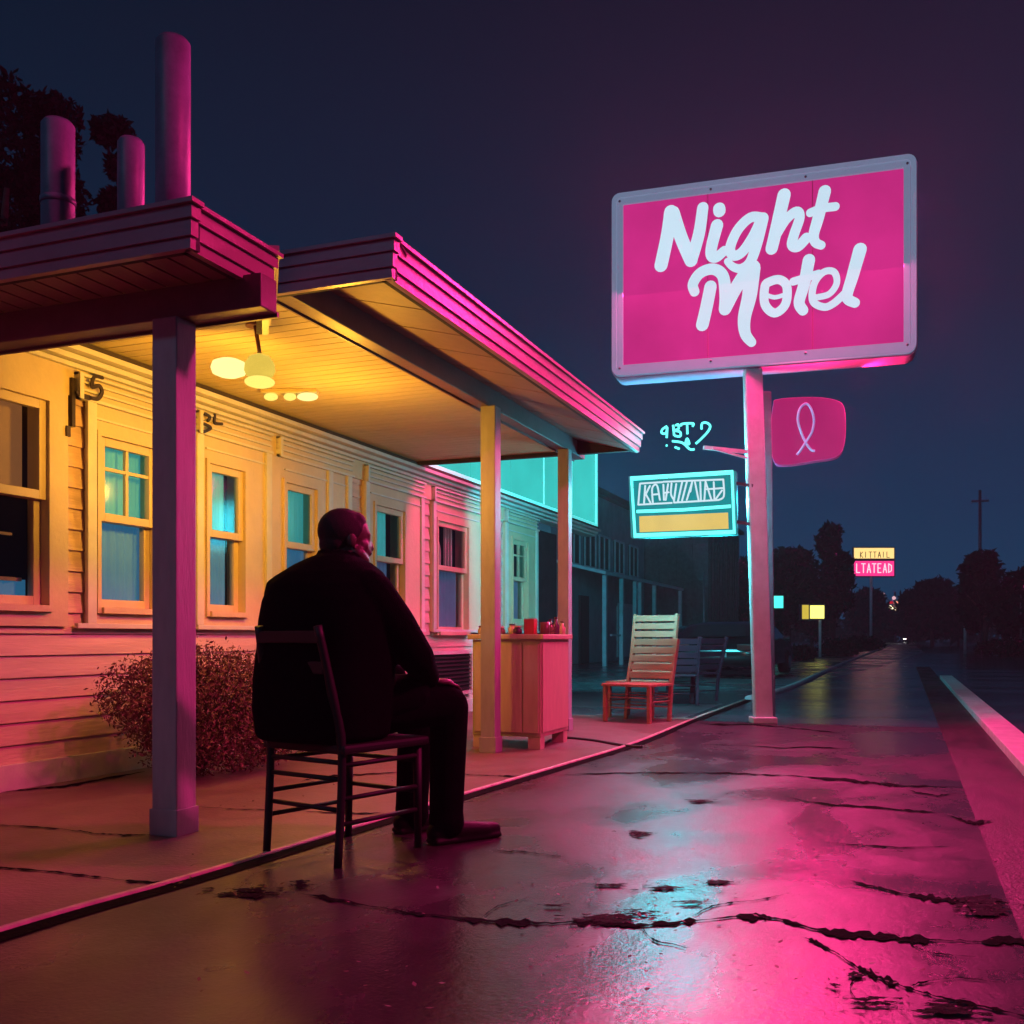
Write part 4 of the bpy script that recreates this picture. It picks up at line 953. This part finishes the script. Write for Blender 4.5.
# ------------------------------------------------------------------ neighbouring building
nb = thing('neighbour_building', (-9.3, 32, 0), 'dark blue grey two storey house with a lean-to porch roof behind the slatted chairs', 'building')
NX = -9.3
mb = MB(); mb.box(-17, NX, 27, 38, 0, 5.4); mb.build('wall', M_nb, nb)
mb = MB(); mb.box(-17.2, NX + .25, 26.8, 38.2, 5.401, 5.6); mb.build('roof', M_roof, nb)
for i, y in enumerate((28.4, 30.1, 31.7, 33.6, 35.6)):
    mb = MB(); mb.box(NX + .001, NX + .05, y, y + 1.1, 3.05, 4.1); w = mb.build('window', M_dark, nb)
    mb = MB()
    for a in ((y - .08, y, 3.0, 4.15), (y + 1.1, y + 1.18, 3.0, 4.15), (y, y + 1.1, 4.1, 4.16), (y, y + 1.1, 2.99, 3.05), (y + .53, y + .57, 3.05, 4.1)): mb.box(NX + .051, NX + .09, *a)
    mb.build('frame', M_nbd, w)
mb = MB(); mb.poly([Vector((NX, 27, 2.95)), Vector((NX + 1.6, 27, 2.55)), Vector((NX + 1.6, 37.6, 2.55)), Vector((NX, 37.6, 2.95))], Vector((0, 0, .09))); mb.build('porch_roof', M_nbd, nb)
for y in (27.2, 29, 30.6, 31.2, 33.2, 37.4): 
    mb = MB(); mb.box(NX + 1.45, NX + 1.56, y, y + .13, 0, 2.55); mb.build('post', M_nbd, nb)
mb = MB(); mb.box(NX + .001, NX + .06, 34, 36.4, .12, 1.9); mb.box(NX + .061, NX + .09, 33.9, 36.5, 1.901, 2.0); mb.build('door', M_nbd, nb)
mb = MB(); mb.box(NX + .002, NX + .07, 29.6, 30.5, 0, 2.1); mb.build('doorway', M_dark, nb)
mb = MB(); mb.box(NX + 1.45, NX + 1.5, 28, 31, .85, .9); mb.build('railing', M_nbd, nb)
# dark shed behind the car
sh = thing('shed', (-8, 44, 0), 'long unlit shed in the dark behind the parked car', 'building')
mb = MB(); mb.box(-18, -7.2, 40, 48, 0, 5.6); mb.build('wall', mat('dark_shed', (.10, .13, .14), .8, noise=.3), sh)
mb = MB()
for i in range(12): mb.box(-7.199, -7.15, 40.2 + i * .65, 40.28 + i * .65, 0, 5.6)
for i in range(16): mb.box(-17.8 + i * .66, -17.72 + i * .66, 39.95, 39.999, 0, 5.6)
mb.build('battens', MATS['dark_shed'], sh); mb = MB(); mb.box(-18.2, -7, 39.8, 48.2, 5.601, 5.75); mb.build('roof', M_roof, sh)
# far woods closing the horizon
mb = MB(); rn = random.Random(9)
for i in range(9000):
    px = rn.uniform(520, 1250); d = rn.uniform(150, 210); h = 2.6 + 1.6 * math.sin(px * .021) + 1.2 * math.sin(px * .055 + 1)
    if abs(px - 915) < 14: h *= .5
    c = cam((px - 512) / FPX * d, d, rn.random() ** .8 * (h + 3)); s_ = rn.uniform(.4, 1.0)
    a = Vector((rn.uniform(-1, 1), rn.uniform(-1, 1), rn.uniform(-1, 1))).normalized(); b = a.cross(Vector((rn.uniform(-1, 1), rn.uniform(-1, 1), rn.uniform(-1, 1)))).normalized()
    mb.poly([c - a * s_, c - b * s_ * .6, c + a * s_, c + b * s_ * .6])
mb.build('far_woods', M_leaf_dark, kind='stuff', label='dark mass of distant woods closing the end of the road', cat='woods')
# slim poles
def slim_pole(px, base, top, rpx, lab, m=M_pole_dark):
    c = gnd(px, base); d = (c - O).dot(Fv); t = CAMZ + (HZ - top) / FPX * d; r = rpx / FPX * d
    p = thing('utility_pole', c, lab, 'pole', 'bare poles along the road')
    mb = MB(); mb.tube([c, c + Vector((0, 0, t))], [r, r * .7], 10); mb.build('shaft', m, p)
    mb = MB(); mb.bar(c + Vector((-r * 4, 0, t * .93)), c + Vector((r * 4, 0, t * .93)), r, r); mb.build('crossarm', m, p)
for a in [(704, 668, 572, 1.2, 'thin pole rising between the house and the parked car'), (980, 648, 490, 2, 'tall bare mast above the right hand trees'), (965, 650, 590, 1.5, 'pale slim pole beside the right roadside trees', M_pole),
          (1003, 652, 608, 1.1, 'short slim pole among the right roadside trees'), (867, 643, 612, 1, 'short pole just left of the far sign post'), (1021, 655, 585, 1.2, 'slim pole at the right edge of the view')]: slim_pole(*a)
# ------------------------------------------------------------------ parked cars
def car(loc, rz, lab, m, group='parked cars', lights=False):
    t = thing('parked_car', (0, 0, 0), lab, 'car', group)
    # side profile (y along length, z), extruded with tumblehome
    prof = [(-2.1, .35), (-2.15, .62), (-2.05, .85), (-1.75, .95), (-1.35, 1.22), (-.9, 1.34), (.0, 1.36), (.45, 1.28), (1.05, .95), (1.75, .84), (2.1, .68), (2.15, .42), (2.05, .3), (-2.0, .28)]
    mb = MB(); sec = []
    for x, sc, zs in ((-.88, .97, .93), (-.80, 1, .985), (-.5, 1, 1.02), (0, 1, 1.03), (.5, 1, 1.02), (.80, 1, .985), (.88, .97, .93)):
        row = []
        for y, z in prof:
            xx = x * (1 - max(0, z - .9) * .42); zz = z if z < .9 else .9 + (z - .9) * (1.05 if abs(x) < .6 else .93)
            if abs(x) > .85 and z < .9: zz = .35 + (z - .35) * .97
            row.append(mb.bm.verts.new((xx, y * sc, zz)))
        sec.append(row)
    n = len(prof)
    for i in range(len(sec) - 1):
        for k in range(n):
            f = mb.bm.faces.new((sec[i][k], sec[i][(k + 1) % n], sec[i + 1][(k + 1) % n], sec[i + 1][k])); f.smooth = True
    mb.bm.faces.new(sec[0]); mb.bm.faces.new(sec[-1][::-1]); mb.build('body', m, t)
    mb = MB(); G = mat('car_glass', (.015, .02, .025), .08)
    mb.poly([Vector(p) for p in ((-.56, -1.78, .98), (.56, -1.78, .98), (.5, -1.34, 1.255), (-.5, -1.34, 1.255))], Vector((0, -.02, .02))); mb.build('rear_window', G, t)
    mb = MB(); mb.poly([Vector(p) for p in ((-.6, 1.1, .97), (.6, 1.1, .97), (.54, .5, 1.30), (-.54, .5, 1.30))], Vector((0, .02, .025))); mb.build('windscreen', G, t)
    for s in (-1, 1):
        mb = MB(); mb.poly([Vector(p) for p in ((s * .868, -1.3, .93), (s * .868, .85, .93), (s * .755, .35, 1.24), (s * .75, -.95, 1.25))], Vector((s * .012, 0, .004))); mb.build('side_window', G, t)
        mb = MB(); mb.box(s * .62 - .16, s * .62 + .16, -2.17, -2.10, .66, .8, bev=.01); mb.build('tail_light', mat('tail_lens', (.15, .01, .01), .25), t)
        mb = MB(); mb.box(s * .62 - .17, s * .62 + .17, 2.08, 2.165, .52, .64, bev=.01); mb.build('headlight', emis('headlamp', (1, .95, .85), 14) if lights else mat('headlamp_lens', (.3, .3, .32), .15), t)
        mb = MB(); mb.box(s * .9, s * 1.03, .55, .68, .9, 1.0, bev=.02); mb.build('wing_mirror', m, t)
        for y in (-1.35, 1.35):
            w = MB(); c = Vector((s * .80, y, .31))
            w.tube([c - Vector((.11, 0, 0)), c - Vector((.09, 0, 0)), c + Vector((.09, 0, 0)), c + Vector((.11, 0, 0))], [.27, .31, .31, .27], 24); wo = w.build('wheel', mat('tyre', (.02, .02, .02), .8), t)
            w = MB(); w.tube([c + Vector((s * .10, 0, 0)), c + Vector((s * .125, 0, 0))], [.18, .16], 16); w.build('rim', mat('rim', (.3, .3, .32), .3, metal=.8), wo)
    mb = MB(); mb.box(-.26, .26, -2.165, -2.14, .5, .6); mb.build('number_plate', mat('plate', (.4, .4, .4), .5), t)
    t.location = loc; t.rotation_euler = (0, 0, rz); t.scale = (1.05, 1, .84); return t
car(cam(4.9, 22.2), R(-3), 'black rounded car parked beyond the sign pole with a pale glint along its roof', M_car)
car(cam(5.35, 27.5), R(25), 'blue tinted car parked farther back, only its roof showing', mat('blue_car', (.08, .16, .26), .2, coat=.5))
car(gnd(910, 642) + Vector((0, 0, 0)), R(176), 'distant car with bright white headlights on the road', M_car, 'cars on the road', True)
# ------------------------------------------------------------------ distant signs and lamps
def far_sign(px, base, x0, x1, y0, y1, name, lab, faces, pole_m=M_pole):
    c = gnd(px, base); d = (c - O).dot(Fv); t = thing(name, c, lab, 'sign')
    P = lambda a, b, o=0: onplane(a, b, c, Fv) - Fv * o
    mb = MB(); mb.poly([P(x0, y0), P(x1, y0), P(x1, y1), P(x0, y1)], Fv * .3); mb.build('cabinet', M_pole_dark, t)
    mb = MB(); mb.tube([c, Vector((c.x, c.y, P(px, y1).z))], 1.4 / FPX * d, 10); mb.build('post', pole_m, t)
    for i, (a, b, e, f, m) in enumerate(faces):
        mb = MB(); mb.poly([P(a, e, .02), P(b, e, .02), P(b, f, .02), P(a, f, .02)], -Fv * .01); mb.build('lit_face', m, t)
    return t, P, d
t, P, d = far_sign(871, 644, 853, 895, 547, 577, 'roadside_sign', 'distant two tier sign, cream above and pink below, on a tall thin post', [(854, 894, 548, 558.5, emis('cream_face', srgb(250, 210, 130), 1.5)), (854, 894, 561, 576, emis('hot_pink_face', srgb(235, 50, 130), 1.5))])
mb = MB(); x = 856.5; o = .05; lw = .9 / FPX * d
G7 = {'L': [[(0, 0), (0, 7)], [(0, 7), (3, 7)]], 'T': [[(-.3, 0), (3.3, 0)], [(1.5, 0), (1.5, 7)]], 'A': [[(0, 7), (1.6, 0)], [(1.6, 0), (3.3, 7)], [(.6, 4.6), (2.6, 4.6)]], 'E': [[(0, 0), (0, 7)], [(0, 0), (3, 0)], [(0, 3.5), (2.5, 3.5)], [(0, 7), (3, 7)]],
      'D': [[(0, 0), (0, 7)], [(0, 0), (2.8, 1.5)], [(2.8, 1.5), (2.8, 5.5)], [(2.8, 5.5), (0, 7)]], 'I': [[(1, 0), (1, 7)]], 'K': [[(0, 0), (0, 7)], [(3, 0), (0, 3.6)], [(0, 3.6), (3, 7)]]}
for ch in 'LTATEAD':
    for a, b in G7[ch]: ribbon(mb, [P(x + a[0], 563.8 + a[1] * 1.25), P(x + b[0], 563.8 + b[1] * 1.25)], lw * 1.15, -Fv, o, thick=.02); o += .004
    x += 5.3
mb.build('lettering', emis('pink_white_letters', srgb(255, 215, 230), 1.3), t)
mb = MB(); x = 860
for ch in 'KITTAIL':
    for a, b in G7[ch]: ribbon(mb, [P(x + a[0] * .8, 552 + a[1] * .8), P(x + b[0] * .8, 552 + b[1] * .8)], lw * .7, -Fv, o, thick=.02); o += .004
    x += 4.4
mb.build('lettering', M_dark, t)
far_sign(820, 657, 801, 825, 604, 620, 'roadside_sign', 'small glowing yellow sign with two panes on a thin pale post', [(802, 808.5, 605, 619, emis('amber_pane', srgb(215, 190, 70), 1.0)), (810, 824, 605.5, 618.5, emis('lemon_pane', srgb(255, 250, 120), 1.8))])
far_sign(772.5, 659, 769.5, 784, 595, 609, 'roadside_lamp', 'small square turquoise lamp box just right of the big sign pole', [(770.5, 783, 596, 608, emis('aqua_pane', srgb(70, 235, 210), 1.8))])
# cluster of distant lamps
c = gnd(895, 643); d = (c - O).dot(Fv)
t = thing('roadside_lantern', c, 'distant cluster of red and white lamps with a glowing white oval on a pole', 'lamp')
P = lambda a, b: onplane(a, b, c, Fv)
mb = MB(); mb.tube([c, P(895, 592)], .13, 8); mb.tube([P(886, 612), P(899, 600)], .08, 6); mb.tube([P(884, 596), P(895, 606)], .08, 6); mb.build('pole', M_pole_dark, t)
def ell(mb, px, py, rx, rz): mb.ball(P(px, py), (rx / FPX * d, .15, rz / FPX * d), 2)
mb = MB(); ell(mb, 889, 609.5, 7, 4.2); mb.build('lamp_globe', emis('cream_lamp', srgb(255, 240, 190), 3), t)
mb = MB(); ell(mb, 896.5, 605, 3, 4); mb.build('lamp_globe', emis('peach_lamp', srgb(255, 170, 130), 1.2), t)
mb = MB(); ell(mb, 894, 598, 2, 2); ell(mb, 883.5, 595, 1.4, 2.4); mb.build('lamp_globe', emis('pinkish_lamp', srgb(245, 190, 200), 1), t)
mb = MB(); ell(mb, 891, 602.5, 2.4, 1.5); ell(mb, 896, 611.5, 2, 1.4); mb.build('red_lamp', emis('red_lamp_m', srgb(200, 20, 40), 1), t)
mb = MB(); ell(mb, 900.5, 622, 2.3, 2.6); mb.build('lamp_globe', emis('white_lamp', srgb(235, 230, 255), 3), t)
# ------------------------------------------------------------------ sky
wd = bpy.data.worlds.new('World'); SC.world = wd; wd.use_nodes = True
nt = wd.node_tree; n = nt.nodes; l = nt.links; bg = n['Background']
tc = n.new('ShaderNodeTexCoord'); sx = n.new('ShaderNodeSeparateXYZ'); l.new(tc.outputs['Generated'], sx.inputs[0])
cr = n.new('ShaderNodeValToRGB'); l.new(sx.outputs[2], cr.inputs[0]); l.new(cr.outputs[0], bg.inputs[0]); bg.inputs[1].default_value = 1
e = cr.color_ramp.elements; e[0].position = 0; e[0].color = (*srgb(14, 62, 96), 1); e[1].position = .62; e[1].color = (*srgb(3, 18, 33), 1)
for p, c in ((.12, srgb(11, 50, 82)), (.3, srgb(7, 34, 58))): q = e.new(p); q.color = (*c, 1)
# ------------------------------------------------------------------ air
HAZE = .0014
if HAZE:
    mb = MB(); mb.box(-150, 150, -20, 260, -1.2, 14)
    vm = bpy.data.materials.new('night_air'); vm.use_nodes = True; nn_ = vm.node_tree.nodes; nn_.remove(nn_['Principled BSDF'])
    pvn = nn_.new('ShaderNodeVolumePrincipled'); pvn.inputs['Color'].default_value = (.9, .93, 1, 1); pvn.inputs['Density'].default_value = HAZE; pvn.inputs['Anisotropy'].default_value = 0
    vm.node_tree.links.new(pvn.outputs[0], nn_['Material Output'].inputs['Volume'])
    vm.cycles.homogeneous_volume = True; vm.cycles.volume_sampling = 'EQUIANGULAR'; pvn.inputs['Density Attribute'].default_value = ''
    mb.build('haze', vm, kind='stuff', label='thin damp night air glowing round the neon signs', cat='haze')
